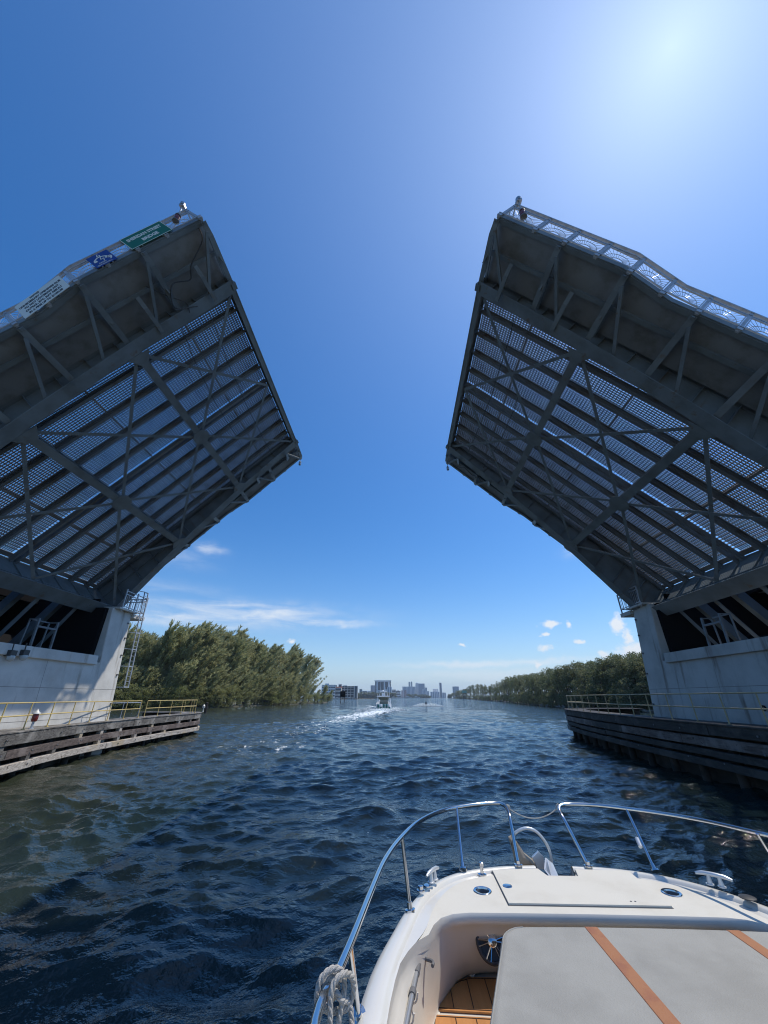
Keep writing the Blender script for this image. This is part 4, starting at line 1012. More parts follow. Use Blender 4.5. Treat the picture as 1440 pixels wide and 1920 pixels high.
# dark board on two piles
p1 = at(638.5, 1318, z=0); t = thing('warning_board', 'dark board on two piles standing in the water at the end of the left bank', 'sign', p1)
wd = .0081*p1.y/1.12
for k, x in enumerate((p1.x, p1.x+2.3)): MB().lathe([(.2, -2), (.17, 6.8)], (x, p1.y, 0), seg=8).build('pile', M['timber_dk'], t, smooth=True)
MB().box(p1.x-.5, p1.x+2.9, p1.y-.25, p1.y-.15, 3.2, 6.6).build('board', M['dark'], t)
# a small channel marker at the right bank
p1 = at(869.5, 1312, z=0); t = thing('channel_marker', 'pile with a small green board at the tip of the right bank', 'sign', p1)
MB().lathe([(.5, -2), (.4, 10)], p1, seg=8).build('pile', M['timber_dk'], t, smooth=True)
MB().box(p1.x-2.0, p1.x+5.5, p1.y-.5, p1.y-.3, 9.5, 13).build('board', material('pale_green_board', (.25, .42, .33), .6), t)

# ------------------------------------------------------------------ bodies grown from a skeleton
def skin_mesh(name, joints, edges, radii, mat, parent, sub_=2):
    me = bpy.data.meshes.new(name); me.from_pydata([tuple(j) for j in joints], edges, [])
    o = bpy.data.objects.new(name, me); COL.objects.link(o)
    md = o.modifiers.new('s', 'SKIN'); sv = me.skin_vertices[0].data
    for i, r_ in enumerate(radii): sv[i].radius = (r_, r_); sv[i].use_root = (i == 0)
    o.modifiers.new('b', 'SUBSURF').levels = sub_; o.modifiers['b'].render_levels = sub_
    bpy.context.view_layer.update()
    m2 = bpy.data.meshes.new_from_object(o.evaluated_get(bpy.context.evaluated_depsgraph_get()))
    bpy.data.objects.remove(o); m2.name = name; m2.materials.clear(); m2.materials.append(mat)
    for p in m2.polygons: p.use_smooth = True
    q = bpy.data.objects.new(name, m2); COL.objects.link(q); q.parent = parent; return q

# ------------------------------------------------------------------ cabin boat ahead (seen from astern)
bp = at(719.5, 1331, z=0)
M['bwhite'] = material('bright_white_gelcoat', (.88, .88, .86), .3)
M['eglass'] = material('grey_vinyl_window', (.16, .19, .17), .2)
cb = thing('cabin_boat', 'white cabin boat with hardtop and green outboards trailing a foaming wake', 'boat', (0, 0, 0), local=True)
rows = []
for i in range(11):
    f = i/10; y = f*11.5; w = 2.15*math.sqrt(max(.004, 1-max(0, (f-.35)/.65)**2.2)); zs = 1.35+.9*f*f
    rows.append([(-w, y, zs), (-w*.98, y, .75), (-w*.8, y+.1, -.1), (0, y+.15, -.5), (w*.8, y+.1, -.1), (w*.98, y, .75), (w, y, zs)])
m = MB(); m.grid(rows); m.add(rows[0], [tuple(range(7))]); m.build('hull', M['bwhite'], cb, smooth=True)
m = MB(); m.box(-1.9, 1.9, .25, 9, .75, .85); m.build('cockpit_floor', M['liner'], cb)
m = MB(); m.box(-1.95, 1.95, .05, .35, .85, 1.38); m.build('transom', M['hull'], cb, bevel=.05)
for x in (-1.55, -.78, 0, .78, 1.55):
    m = MB(); m.box(x-.17, x+.17, -.75, -.2, -.5, .75); m.build('outboard_leg', material('teal_paint', (.01, .12, .11), .3) if x < -1 else bpy.data.materials['teal_paint'], cb, bevel=.05)
    m = MB(); m.lathe([(.20, .7), (.26, .9), (.25, 1.2), (.16, 1.38), (.01, 1.42)], (x, -.45, 0), seg=12); m.build('outboard_cowl', bpy.data.materials['teal_paint'] if x in (-1.55, 0, .78) else M['bwhite'], cb, smooth=True)
m = MB(); m.box(-1.35, 1.35, 4.2, 7.6, .85, 2.2); m.build('cabin', M['bwhite'], cb, bevel=.1)
m = MB(); m.box(-1.25, 1.25, 4.15, 4.2, 1.15, 2.1); m.build('cabin_door', M['eglass'], cb)
m = MB(); m.hexa([(-1.3, 4.3, 2.2), (1.3, 4.3, 2.2), (1.3, 7.5, 2.2), (-1.3, 7.5, 2.2), (-1.45, 4.6, 3.15), (1.45, 4.6, 3.15), (1.3, 6.8, 3.15), (-1.3, 6.8, 3.15)]); m.build('enclosure_glass', M['eglass'], cb)
m = MB(); m.box(-1.95, 1.75, 2.4, 7.0, 3.15, 3.45); m.build('hardtop', M['bwhite'], cb, bevel=.08)
for x in (-1.75, 1.6):
    for y in (2.7, 5.6): MB().tube([(x, y, 1.3), (x*.97, y, 3.2)], .08, 8).build('hardtop_post', M['bwhite'], cb, smooth=True)
for x in (-1.2, -.45, .45, 1.15):
    MB().tube([(x, 3.4, 3.45), (x*.85, 3.8, 4.5)], .045, 6).build('tower_leg', M['bwhite'], cb)
m = MB(); m.box(-1.05, .95, 3.3, 5.2, 4.45, 4.62); m.build('tower_top', M['bwhite'], cb, bevel=.04)
m = MB(); m.box(-.5, .45, 3.9, 4.5, 3.45, 4.15); m.build('upper_helm', M['bwhite'], cb, bevel=.05)
m = MB(); m.lathe([(.02, 0), (.28, .02), (.30, .14), (.2, .24), (.01, .26)], (-.1, 4.3, 4.72), seg=14); m.build('radar_dome', M['bwhite'], cb, smooth=True)
for x, h in ((-.8, 1.2), (.1, 1.7), (.6, 1.1)): MB().tube([(x, 3.9, 4.6), (x, 3.8, 4.6+h)], .03, 5).build('antenna', M['bwhite'], cb)
for x in (-1.8, 1.65):
    for k in range(3): MB().tube([(x, 2.5+k*.3, 3.4), (x*1.02, 2.3+k*.3, 4.3)], .035, 5).build('rod_holder', M['bwhite'], cb)
m = MB(); m.lathe([(.02, 0), (.30, .1), (.36, .4), (.30, .75), (.05, .9)], (1.75, -.1, .15), seg=12); m.build('fender_buoy', M['bwhite'], cb, smooth=True)
MB().tube([(1.75, 0, 1.0), (1.85, .3, 2.0), (1.75, .6, 2.9)], .11, 6).build('outrigger_base', M['bwhite'], cb, smooth=True)
cb.location = bp; cb.rotation_euler = (0, 0, R(3))
pr = thing('person', 'person in white shirt standing at the left rear of the cabin boat', 'person', bp+Vector((-1.35, 1.3, .85)), local=True)
skin_mesh('body', [(0, 0, .95), (0, 0, 1.3), (0, .02, 1.5), (0, .02, 1.62), (0, .03, 1.76), (-.21, 0, 1.42), (-.27, .1, 1.14), (-.2, .32, 1.1), (.21, 0, 1.42), (.27, .1, 1.14), (.2, .32, 1.1), (-.1, 0, .88), (-.12, .03, .48), (-.12, -.02, .06), (.1, 0, .88), (.12, .03, .48), (.12, -.02, .06)],
          [(0, 1), (1, 2), (2, 3), (3, 4), (2, 5), (5, 6), (6, 7), (2, 8), (8, 9), (9, 10), (0, 11), (11, 12), (12, 13), (0, 14), (14, 15), (15, 16)], [.15, .16, .13, .06, .10, .07, .05, .04, .07, .05, .04, .10, .07, .05, .10, .07, .05], M['bwhite'], pr, 1)

# ------------------------------------------------------------------ personal watercraft with rider
jp = at(799, 1324, z=0)
js = thing('personal_watercraft', 'small white personal watercraft throwing spray, far ahead to the right of the cabin boat', 'watercraft', (0, 0, 0), local=True)
rows = []
for i in range(9):
    f = i/8; y = -1.5+3.1*f; w = .62*math.sqrt(max(.01, 1-max(0, (f-.3)/.7)**2)); rows.append([(-w, y, .25+.2*f), (-w*.7, y, -.1), (w*.7, y, -.1), (w, y, .25+.2*f), (w*.5, y, .45+.25*f), (-w*.5, y, .45+.25*f)])
m = MB(); m.grid(rows, close=True); m.add(rows[0], [tuple(range(6))]); m.build('hull', M['white'], js, smooth=True)
m = MB(); m.box(-.2, .2, -1.1, .3, .45, .85); m.build('seat', M['black'], js, bevel=.08)
m = MB(); m.bar((0, .3, .6), (0, .65, 1.1), .22, .2); m.tube([(-.4, .5, 1.12), (.4, .5, 1.12)], .03, 6); m.build('handlebar', M['black'], js)
js.location = jp; js.rotation_euler = (0, 0, R(-8))
rd = thing('person', 'person in dark clothes riding the personal watercraft', 'person', jp+Vector((0, -.2, 0)), local=True)
skin_mesh('body', [(0, -.15, .98), (0, -.05, 1.3), (0, .08, 1.52), (0, .1, 1.64), (0, .12, 1.80), (-.22, .1, 1.42), (-.32, .3, 1.22), (-.33, .6, 1.14), (.22, .1, 1.42), (.32, .3, 1.22), (.33, .6, 1.14), (-.16, 0, .92), (-.32, .35, .8), (-.34, .2, .4), (.16, 0, .92), (.32, .35, .8), (.34, .2, .4)],
          [(0, 1), (1, 2), (2, 3), (3, 4), (2, 5), (5, 6), (6, 7), (2, 8), (8, 9), (9, 10), (0, 11), (11, 12), (12, 13), (0, 14), (14, 15), (15, 16)], [.16, .17, .14, .06, .11, .07, .05, .04, .07, .05, .04, .11, .08, .06, .11, .08, .06], material('navy_clothes', (.015, .02, .04), .8), rd, 1)
# churned spray
def spray(cx, cy, spread, hgt, n, seed):
    rr = random.Random(seed); V = []; Fc = []
    for i in range(n):
        a, b = rr.gauss(0, 1), rr.gauss(0, 1); c = Vector((cx+a*spread[0], cy+b*spread[1], max(.02, hgt*rr.random()**1.5*math.exp(-(a*a+b*b)*.4))))
        for k in range(2): quads(V, Fc, c, Vector((rr.uniform(-1, 1), rr.uniform(-1, 1), rr.uniform(-1, 1))), rr.uniform(.06, .22), rr.uniform(.03, .09), rr)
    return V, Fc
fmm = material('white_spray', (.82, .86, .85), .8)
V = []; Fc = []
for args in ((bp.x, bp.y-1.8, (2.1, .7), .45, 1500, 1), (bp.x+3.4, bp.y-.5, (1.3, 1.5), .7, 1100, 2), (bp.x-3.8, bp.y+2.5, (1.4, 2), .7, 1000, 3), (bp.x-1.5, bp.y-7, (2.8, 3.2), .45, 1800, 4)):
    v, f = spray(*args); b = len(V); V += v; Fc += [tuple(i+b for i in q) for q in f]
o = bpy.data.objects.new('wake_spray', mesh_from(V, Fc, 'wake_spray', fmm)); COL.objects.link(o); tag(o, 'white spray churned up round the stern of the cabin boat', 'spray', kind='stuff')
V = []; Fc = []
for args in ((jp.x-1.6, jp.y-.6, (1.8, .8), 1.2, 1500, 5), (jp.x+2, jp.y-.6, (2.2, .8), 1.2, 1600, 6), (jp.x, jp.y-2, (2.6, 1.4), .7, 1500, 7)):
    v, f = spray(*args); b = len(V); V += v; Fc += [tuple(i+b for i in q) for q in f]
o = bpy.data.objects.new('watercraft_spray', mesh_from(V, Fc, 'watercraft_spray', fmm)); COL.objects.link(o); tag(o, 'white spray on both sides of the personal watercraft', 'spray', kind='stuff')

# ------------------------------------------------------------------ the boat we stand on
XB = 1.29
own = thing('motor_boat', 'white motor boat bow in the foreground with stainless bow rails', 'boat', (XB, 1.0, 0))
WT = [(-3, 1.60), (-1, 1.63), (0, 1.63), (1.5, 1.585), (2.62, 1.51), (3.26, 1.36), (3.6, 1.25), (3.85, 1.12), (4.02, .98), (4.15, .80), (4.23, .6), (4.28, .40), (4.30, .2), (4.31, 0)]
half = spline([Vector((XB-w, y, 0)) for y, w in WT], 5)
outl = half+[Vector((2*XB-p.x, p.y, 0)) for p in reversed(half[:-1])]
def nrm(i):
    a = outl[max(0, i-1)]; b = outl[min(len(outl)-1, i+1)]; t = (b-a).normalized(); return Vector((t.y, -t.x, 0))   # inward
def fwd(y): k = min(1, max(0, (y-2.4)/1.8)); return k*k*(3-2*k)
ZD = 1.70
def section(i):
    p = outl[i]; n = nrm(i); f = fwd(p.y); cw = .20-.13*f; zc = 1.745-.03*f
    g_ = min(1, max(0, (p.y-2.9)/.5)); g_ = g_*g_*(3-2*g_); cw = .10-.04*f
    ring = [(.60+.5*f, -.4), (.34+.35*f, .2), (.12+.14*f, 1.0), (.045, 1.48), (.02, 1.50), (-.012, 1.53), (-.012, 1.60), (.02, 1.625), (.02, zc-.03), (.045, zc-.006), (.08, zc),
            (.02+cw, zc), (.035+cw, zc-.010), (.045+cw, zc-.025), (.055+cw+(.10-.05*f)*g_, ZD+.012*(1-g_))]
    return [(p.x+n.x*o, p.y+n.y*o, z) for o, z in ring]
secs = [section(i) for i in range(len(outl))]
def cutz(s):
    if 1.17 < s[8][0] < 1.42: return [(x, y, min(z, 1.47)) for x, y, z in s]
    return s
m = MB(); m.grid([cutz(s[:9]) for s in secs]); m.build('hull', M['white'], own, smooth=True, fixn=True)
m = MB(); m.grid([s[8:] for s in secs if s[8][0] < 1.17]); m.grid([s[8:] for s in secs if s[8][0] > 1.42]); m.build('gunwale', M['white'], own, smooth=True)
inner = [Vector(s[-1]) for s in secs]
nh = (len(inner)-1)//2
# cockpit opening: top edge and floor edge
top_h = [p for p in inner[:nh] if p.y < 3.12]
T = top_h+[Vector(q) for q in ((.155, 3.20, ZD), (.195, 3.31, ZD), (.25, 3.395, ZD), (.335, 3.448, ZD), (.45, 3.47, ZD), (.7, 3.475, ZD), (1.0, 3.478, ZD), (XB, 3.48, ZD))]
T = T+[Vector((2*XB-p.x, p.y, p.z)) for p in reversed(T[:-1])]
nT = len(T)
def floor_pt(i):
    j = min(i, nT-1-i); k = len(top_h); p = T[j]
    if j < k: q = Vector((min(.20, .10+.05*max(0, p.y)/3), p.y+.12*max(0, (j-k+6)/6) if j > k-6 else p.y, 1.30))
    else:
        tb = [(.215, 3.40), (.29, 3.52), (.35, 3.61), (.43, 3.67), (.53, 3.70), (.75, 3.71), (1.02, 3.715), (XB, 3.715)]; q = Vector((*tb[j-k], 1.30))
    return q if i == j else Vector((2*XB-q.x, q.y, q.z))
rows = []
for i in range(nT):
    a = T[i]; b = floor_pt(i); r_ = [a]
    j = min(i, nT-1-i); lip = 1.0 if j >= len(top_h)+1 else .25
    ny_ = nrm(i) if j < len(top_h) else None
    d = Vector((b.x-a.x, b.y-a.y, 0))
    for f_, zz in ((-.03*lip, 1.69), (-.045*lip, 1.672), (-.03*lip, 1.65), (.10, 1.63), (.28, 1.58), (.45, 1.50), (.62, 1.42), (.80, 1.36), (.93, 1.325), (1.12, 1.305), (1.5, 1.30)):
        r_.append(Vector((a.x+d.x*f_, a.y+d.y*f_, zz)))
    rows.append(r_)
m = MB(); m.grid(rows); m.build('cockpit_liner', M['liner'], own, smooth=True, autos=R(60))
m = MB(); m.prism([(-.1, -3), (2.68, -3), (2.62, 2.6), (2.4, 3.3), (2.25, 3.76), (.33, 3.76), (.18, 3.3), (-.04, 2.6)], lambda a, b, t: (a, b, t), 1.25, 1.296); m.build('sole', M['liner'], own)
def plate(outer, z, thick=.0, holes=()):
    co = [Vector((p[0], p[1])) for p in outer]; n = len(co); ed = [(i, (i+1) % n) for i in range(n)]
    hs = []
    for h in holes:
        b = len(co); co += [Vector((p[0], p[1])) for p in h]; ed += [(b+i, b+(i+1) % len(h)) for i in range(len(h))]
    v, e, f, *_ = delaunay_2d_cdt(co, ed, [], 1, 1e-6)
    def inside(pt, poly):
        c = False; n = len(poly)
        for i in range(n):
            x1, y1 = poly[i][0], poly[i][1]; x2, y2 = poly[(i+1) % n][0], poly[(i+1) % n][1]
            if (y1 > pt.y) != (y2 > pt.y) and pt.x < (x2-x1)*(pt.y-y1)/(y2-y1)+x1: c = not c
        return c
    fs = []
    for q in f:
        c = sum((v[i] for i in q), Vector((0, 0)))/len(q)
        if inside(c, outer) and not any(inside(c, h) for h in holes): fs.append(tuple(q))
    m = MB(); m.add([(p.x, p.y, z) for p in v], fs)
    if thick:
        m.add([(p.x, p.y, z-thick) for p in v], fs)
        n = len(outer); m.add([(p[0], p[1], z) for p in outer]+[(p[0], p[1], z-thick) for p in outer], [(i, (i+1) % n, n+(i+1) % n, n+i) for i in range(n)])
    return m
def circle(cx, cy, r_, n=24): return [(cx+r_*math.cos(2*math.pi*k/n), cy+r_*math.sin(2*math.pi*k/n)) for k in range(n)]
# foredeck with the anchor notch and two cup wells
bow = [p for p in inner if p.y >= 3.12]
NX0, NX1, NY = 1.19, 1.40, 4.06
o1 = [(p.x, p.y) for p in bow if p.x < NX0-.01]; o2 = [(p.x, p.y) for p in bow if p.x > NX1+.01]
fy = max(p.y for p in bow)
deck_out = [(T[len(top_h)-1].x, T[len(top_h)-1].y)]+o1+[(NX0-.04, fy), (NX0, NY), (NX1, NY), (NX1+.04, fy)]+o2+[(p.x, p.y) for p in reversed(T[len(top_h):nT-len(top_h)+1])]
CUPS = [(.60, 3.79), (2.0, 3.81)]
m = plate(deck_out, ZD, 0, [circle(cx, cy, .052) for cx, cy in CUPS]); m.build('foredeck', M['nonskid'], own)
m = MB()       # notch walls
wl = [(NX0-.04, fy+.09), (NX0, NY), (NX1, NY), (NX1+.04, fy+.09)]
m.grid([[(x, y, ZD) for x, y in wl], [(x, y, ZD-.05) for x, y in wl], [(x, y-.01, 1.32) for x, y in wl]]); m.box(NX0-.03, NX1+.03, NY-.02, fy+.02, 1.30, 1.335); m.build('anchor_notch', M['liner'], own)
for cx, cy in CUPS:
    m = MB(); m.lathe([(.052, 0), (.066, 0), (.068, .003), (.064, .006), (.050, .004), (.048, -.004)], (cx, cy, ZD), seg=28); m.f = m.f[:-2]; ch_ = m.build('cup_holder', M['ss'], own, smooth=True)
    m = MB(); m.lathe([(.0505, .001), (.047, -.006), (.045, -.09), (.001, -.091)], (cx, cy, ZD), seg=28); m.f = m.f[:-2] if len(m.f[-2]) > 4 else [f for f in m.f if len(f) <= 4]; m.build('cup', M['gplastic'], ch_, smooth=True)
hp = [(.735, 3.572), (1.865, 3.572), (1.885, 4.165), (NX1+.045, 4.185), (NX1+.012, NY-.012), (NX0-.012, NY-.012), (NX0-.045, 4.185), (.745, 4.145)]
def inset(poly, d):
    c = (sum(p[0] for p in poly)/len(poly), sum(p[1] for p in poly)/len(poly)); n = len(poly); out = []
    for i in range(n):
        a, b, q = poly[i-1], poly[i], poly[(i+1) % n]
        t1 = Vector((b[0]-a[0], b[1]-a[1])).normalized(); t2 = Vector((q[0]-b[0], q[1]-b[1])).normalized()
        n1 = Vector((-t1.y, t1.x)); n2 = Vector((-t2.y, t2.x)); bi = (n1+n2); bi = bi/bi.dot(n1) if bi.dot(n1) > .2 else n1
        out.append((b[0]+bi.x*d, b[1]+bi.y*d))
    return out
plate(hp, ZD+.002, 0).build('hatch_gasket', M['gplastic'], own)
hatch = plate(inset(hp, .007), ZD+.013, .010).build('hatch', M['nonskid'], own, bevel=0)
m = MB(); m.lathe([(.001, .006), (.022, .006), (.034, .003), (.036, 0)], (.80, 3.84, ZD+.0135), seg=20); m.build('latch', M['ss'], hatch, smooth=True)
m = MB()
for x in (1.61, 1.64): m.lathe([(.001, .002), (.006, .002), (.007, 0)], (x, 3.63, ZD+.0135), seg=8)
m.build('screw', M['gplastic'], hatch)
# pop-up light / cleat post on the left of the deck
c = at(904, 1640, z=ZD); m = MB(); m.lathe([(.036, 0), (.036, .006), (.014, .012), (.014, .05), (.018, .055), (.018, .075), (.012, .08), (.001, .082)], c, seg=18); m.build('socket_post', M['ss'], own, smooth=True)
c = at(795, 1667, z=1.74)
m = MB(); m.lathe([(.03, 0), (.03, .008), (.018, .012), (.018, .03), (.001, .034)], c+Vector((-.025, -.035, 0)), seg=16); m.build('filler_cap', M['ss'], own, smooth=True)
m = MB(); m.lathe([(.028, 0), (.028, .006), (.001, .008)], c+Vector((.03, .05, 0)), seg=16); m.build('deck_plate', M['ss'], own, smooth=True)
def cleat(c, d, L, label=None):
    d = Vector(d).normalized(); c = Vector(c); m = MB(); up = Vector((0, 0, 1))
    pts = [c+d*(-L/2)+up*.052, c+d*(-L*.3)+up*.062, c+up*.064, c+d*(L*.3)+up*.062, c+d*(L/2)+up*.052]
    m.tube(pts, [.008, .013, .014, .013, .008], 10)
    for e in (-.16, .16): m.tube([c+d*(e*L), c+d*(e*L*.9)+up*.058], [.019, .012], 10)
    s = d.cross(up)
    for e in (-.16, .16): m.lathe([(.026, 0), (.026, .006), (.018, .009)], c+d*(e*L), seg=14)
    return m.build('cleat', M['white'] if False else M['galvb'], own, smooth=True)
M['galvb'] = material('satin_cleat_metal', (.66, .68, .69), .3, .5)
cleat(at(812, 1652, z=1.745), (.55, .84, 0), .19); cleat(at(1343, 1661, z=1.745), (.80, -.60, 0), .22)
m = MB(); c = at(1402, 1684, z=1.745); m.lathe([(.05, 0), (.05, .006), (.03, .012), (.001, .012)], c, seg=16); m.build('vent_cap', M['plastic'], own, smooth=True)
# bow rails
def rp(u, v, z): return at(u, v, z=z)
port = [Vector((-.16, .2, 2.18)), Vector((-.20, 1.0, 2.17))]+[rp(u, v, z) for u, v, z in ((590, 1920, 2.16), (628, 1835, 2.155), (660, 1760, 2.15), (698, 1665, 2.13), (722, 1612, 2.115), (750, 1573, 2.10), (785, 1541, 2.09), (830, 1520, 2.08), (880, 1510, 2.08), (925, 1506, 2.08))]
port_end = [rp(942, 1508, 2.075), rp(953, 1520, 2.045), rp(958, 1545, 1.97), rp(972, 1622, ZD+.02)]
star_b = rp(1103, 1624, ZD+.02)
star = [star_b, rp(1062, 1545, 1.97), rp(1049, 1520, 2.045), rp(1052, 1510, 2.075)]
star2 = [rp(u, v, z) for u, v, z in ((1075, 1508, 2.08), (1120, 1510, 2.08), (1180, 1517, 2.085), (1250, 1527, 2.10), (1330, 1541, 2.12), (1440, 1566, 2.14))]+[Vector((2.78, 3.05, 2.15)), Vector((2.85, 2.2, 2.16)), Vector((2.88, 1.0, 2.17)), Vector((2.86, .2, 2.18))]
MB().tube(spline(port+port_end, 6), .0155, 12).build('bow_rail', M['ss'], own, smooth=True)
MB().tube(spline(star+star2, 6), .0155, 12).build('bow_rail', M['ss'], own, smooth=True)
def stanchion(bu, bv, tu, tv, zt_, zb=ZD+.03):
    a = at(bu, bv, z=zb); b = at(tu, tv, z=zt_)
    MB().tube([a, b], .0125, 10).build('stanchion', M['ss'], own, smooth=True)
    MB().lathe([(.034, -.006), (.034, .004), (.018, .008), (.016, .04)], a, axis=(b-a), seg=14).build('stanchion_base', M['ss'], own, smooth=True)
stanchion(769, 1706, 754, 1570, 2.10); stanchion(868, 1629, 856, 1514, 2.08); stanchion(1228, 1632, 1174, 1516, 2.085)
stanchion(672, 1905, 655, 1768, 2.15); stanchion(1500, 1690, 1420, 1562, 2.14)
for p in (at(972, 1622, z=ZD+.02), star_b): MB().lathe([(.034, -.004), (.034, .006), (.018, .01), (.017, .03)], p, seg=14).build('stanchion_base', M['ss'], own, smooth=True)
p = at(1205, 1580, z=1.9); MB().tube([at(1194, 1572, z=1.92), at(1201, 1588, z=1.88)], .016, 8).build('rail_clip', M['galvb'], own, smooth=True)
# speakers in the bulkhead
def bulk(u, v, y=3.60): return at(u, v, y=y)
for c, nm in ((bulk(922, 1765, 3.555), 0), (Vector((2*XB-.60, 3.545, 1.50)), 1)):
    ax = Vector((0, -1, .45)).normalized() if nm == 0 else Vector((0, -1, .45)).normalized()
    s = MB().lathe([(.108, 0), (.108, .010), (.100, .018), (.088, .018), (.084, .006), (.030, .002)], c, axis=ax, seg=36).build('speaker', M['plastic'], own, smooth=True)
    x = ax.orthogonal().normalized(); y = ax.cross(x)
    m = MB()
    for k in range(6):
        t_ = k*math.pi/3+.3; d1 = x*math.cos(t_-.16)+y*math.sin(t_-.16); d2 = x*math.cos(t_+.16)+y*math.sin(t_+.16)
        m.tube([c+ax*.022+d1*.028, c+ax*.020+d1*.094], .0035, 5); m.tube([c+ax*.022+d2*.028, c+ax*.020+d2*.094], .0035, 5)
    m.lathe([(.001, .034), (.020, .032), (.030, .024), (.030, .012)], c, axis=ax, seg=18); m.build('grille', M['ss'], s, smooth=True)
c = at(884, 1820, y=3.69); MB().lathe([(.026, 0), (.026, .008), (.019, .010), (.014, .004), (.012, -.01), (.001, -.01)], c, axis=(0, -1, .2), seg=18).build('drain_fitting', M['liner'], own, smooth=True)
# teak mats
def mat_pad(poly, nm):
    m = plate(poly, 1.3085, .008); o = m.build('teak_mat', M['teak'], own); bnd = inset(poly, .014); sm = MB()
    for a, b in zip(bnd, bnd[1:]+bnd[:1]): sm.bar((a[0], a[1], 1.3095), (b[0], b[1], 1.3095), .005, .002)
    xs = [poly_x for poly_x in (.30, .42, .54, .66)]
    ys = [p[1] for p in bnd]
    for x in xs:
        yy = []
        for (a, b) in zip(bnd, bnd[1:]+bnd[:1]):
            if (a[0]-x)*(b[0]-x) < 0: yy.append(a[1]+(b[1]-a[1])*(x-a[0])/(b[0]-a[0]))
        if len(yy) >= 2: sm.bar((x-.0, min(yy), 1.310), (x, max(yy), 1.310), .005, .002)
    sm.build('caulk_seam', M['caulk'], o)
mat_pad([(.175, 3.37), (.80, 3.345), (.80, 3.675), (.44, 3.67), (.37, 3.64), (.30, 3.59), (.24, 3.52), (.20, 3.45)], 0)
mat_pad([(.17, 3.33), (.12, 3.0), (.10, 2.6), (.10, 1.2), (.80, 1.2), (.80, 3.305)], 1)
# cushion
cu = thing('sun_cushion', 'large grey vinyl sun lounge cushion with two rust orange stripes', 'cushion', (1.5, 2.3, 1.58))
CX0 = lambda y: interp([(1.2, .06), (2.48, .36), (3.10, .565), (3.27, .60)], y)
def crown(x, y): return 1.722-.010*((x-1.5)/.95)**2-.004*((y-2.4)/.9)**2
ys = [1.2+i*(3.10-1.2)/18 for i in range(19)]+[3.13, 3.16, 3.19, 3.215, 3.235, 3.25, 3.262, 3.27]; xn = 30; rows = []
for y in ys:
    x0, x1 = CX0(y), 2.50; c_ = max(0, (y-3.12)/.15)
    x0 += .13*(1-math.sqrt(max(0, 1-c_*c_))); x1 -= .13*(1-math.sqrt(max(0, 1-c_*c_)))
    top = [(x0+.045+(x1-x0-.09)*k/xn, y) for k in range(xn+1)]
    r_ = [(x0+.01, y, 1.57), (x0-.004, y, 1.60), (x0-.006, y, 1.66), (x0+.006, y, 1.695), (x0+.022, y, 1.712)]
    r_ += [(x, yy, crown(x, yy)) for x, yy in top]+[(x1-.02, y, 1.708), (x1, y, 1.69), (x1+.006, y, 1.66), (x1, y, 1.6), (x1-.01, y, 1.57)]
    rows.append(r_)
last = rows[-1]
for dy, dz in ((.014, -.004), (.026, -.014), (.034, -.030), (.038, -.055), (.036, -.10), (.02, -.15)):
    rows.append([(1.5+(x-1.5)*(1-dy*.15), y+dy, max(1.57, min(z, 1.722)+dz) if z > 1.6 else z) for x, y, z in last])
m = MB(); m.grid(rows); pad = m.build('padding', M['vinyl'], cu, smooth=True, autos=R(70))
k0 = 9
cord = [Vector(r_[4])+Vector((-.003, 0, 0)) for r_ in rows[:27]]
fr = rows[29]; cord += [Vector(fr[i])+Vector((0, .004, .003)) for i in range(5, 5+xn+1, 2)]
cord += [Vector(r_[-5])+Vector((.003, 0, .004)) for r_ in reversed(rows[:27])]
MB().tube(cord, .0042, 6).build('piping', M['gplastic'] if False else M['vinyl'], cu, smooth=True)
for sx in (1.172, 2.035):
    m = MB(); rr_ = []
    for y in ys+[3.284, 3.296]:
        dz = 0 if y <= 3.271 else (-.004 if y < 3.29 else -.014)
        rr_.append([(sx-.039, y, crown(sx-.039, min(y, 3.27))+.0005+dz), (sx-.036, y, crown(sx-.036, min(y, 3.27))+.003+dz), (sx+.036, y, crown(sx+.036, min(y, 3.27))+.003+dz), (sx+.039, y, crown(sx+.039, min(y, 3.27))+.0005+dz)])
    m.grid(rr_); m.build('stripe', M['orange'], cu, smooth=True)
m = MB(); m.hexa([(.15, 1.2, 1.30), (2.5, 1.2, 1.30), (2.5, 3.2, 1.30), (.64, 3.2, 1.30), (.15, 1.2, 1.565), (2.5, 1.2, 1.565), (2.5, 3.2, 1.565), (.64, 3.2, 1.565)]); m.build('cushion_base', M['liner'], own)
# telescopic boat hook clipped to the side
hk = thing('boat_hook', 'telescopic boat hook with black head lying along the inner side', 'boat hook', at(765, 1920, z=1.60))
a = at(788, 1790, z=1.60); b = at(748, 1990, z=1.58); dd = (b-a).normalized()
MB().tube([a+dd*.16, b], .0145, 12).build('pole', M['alu'], hk, smooth=True)
MB().tube([a-dd*.02, a+dd*.03, a+dd*.10, a+dd*.12, a+dd*.17, a+dd*.172], [.008, .014, .016, .018, .018, .0155], 12).build('head', M['gplastic'], hk, smooth=True)
side = Vector((-dd.y, dd.x, 0)); side = side if side.x > 0 else -side
MB().tube(spline([a+dd*.03, a+dd*.035+side*.045, a+dd*.045+side*.075, a+dd*.065+side*.085, a+dd*.085+side*.082], 4), .0095, 8).build('hook', M['gplastic'], hk, smooth=True)
MB().tube([a+dd*.30, a+dd*.34], .019, 12).build('collar', M['gplastic'], hk, smooth=True)
for k in (.33, .47):
    c = a+dd*k
    MB().tube(spline([c-side*.03+Vector((0, 0, .012)), c-side*.022-Vector((0, 0, .02)), c-Vector((0, 0, .03)), c+side*.022-Vector((0, 0, .02)), c+side*.03+Vector((0, 0, .012))], 4), .0045, 6).build('pole_clip', M['liner'], own, smooth=True)
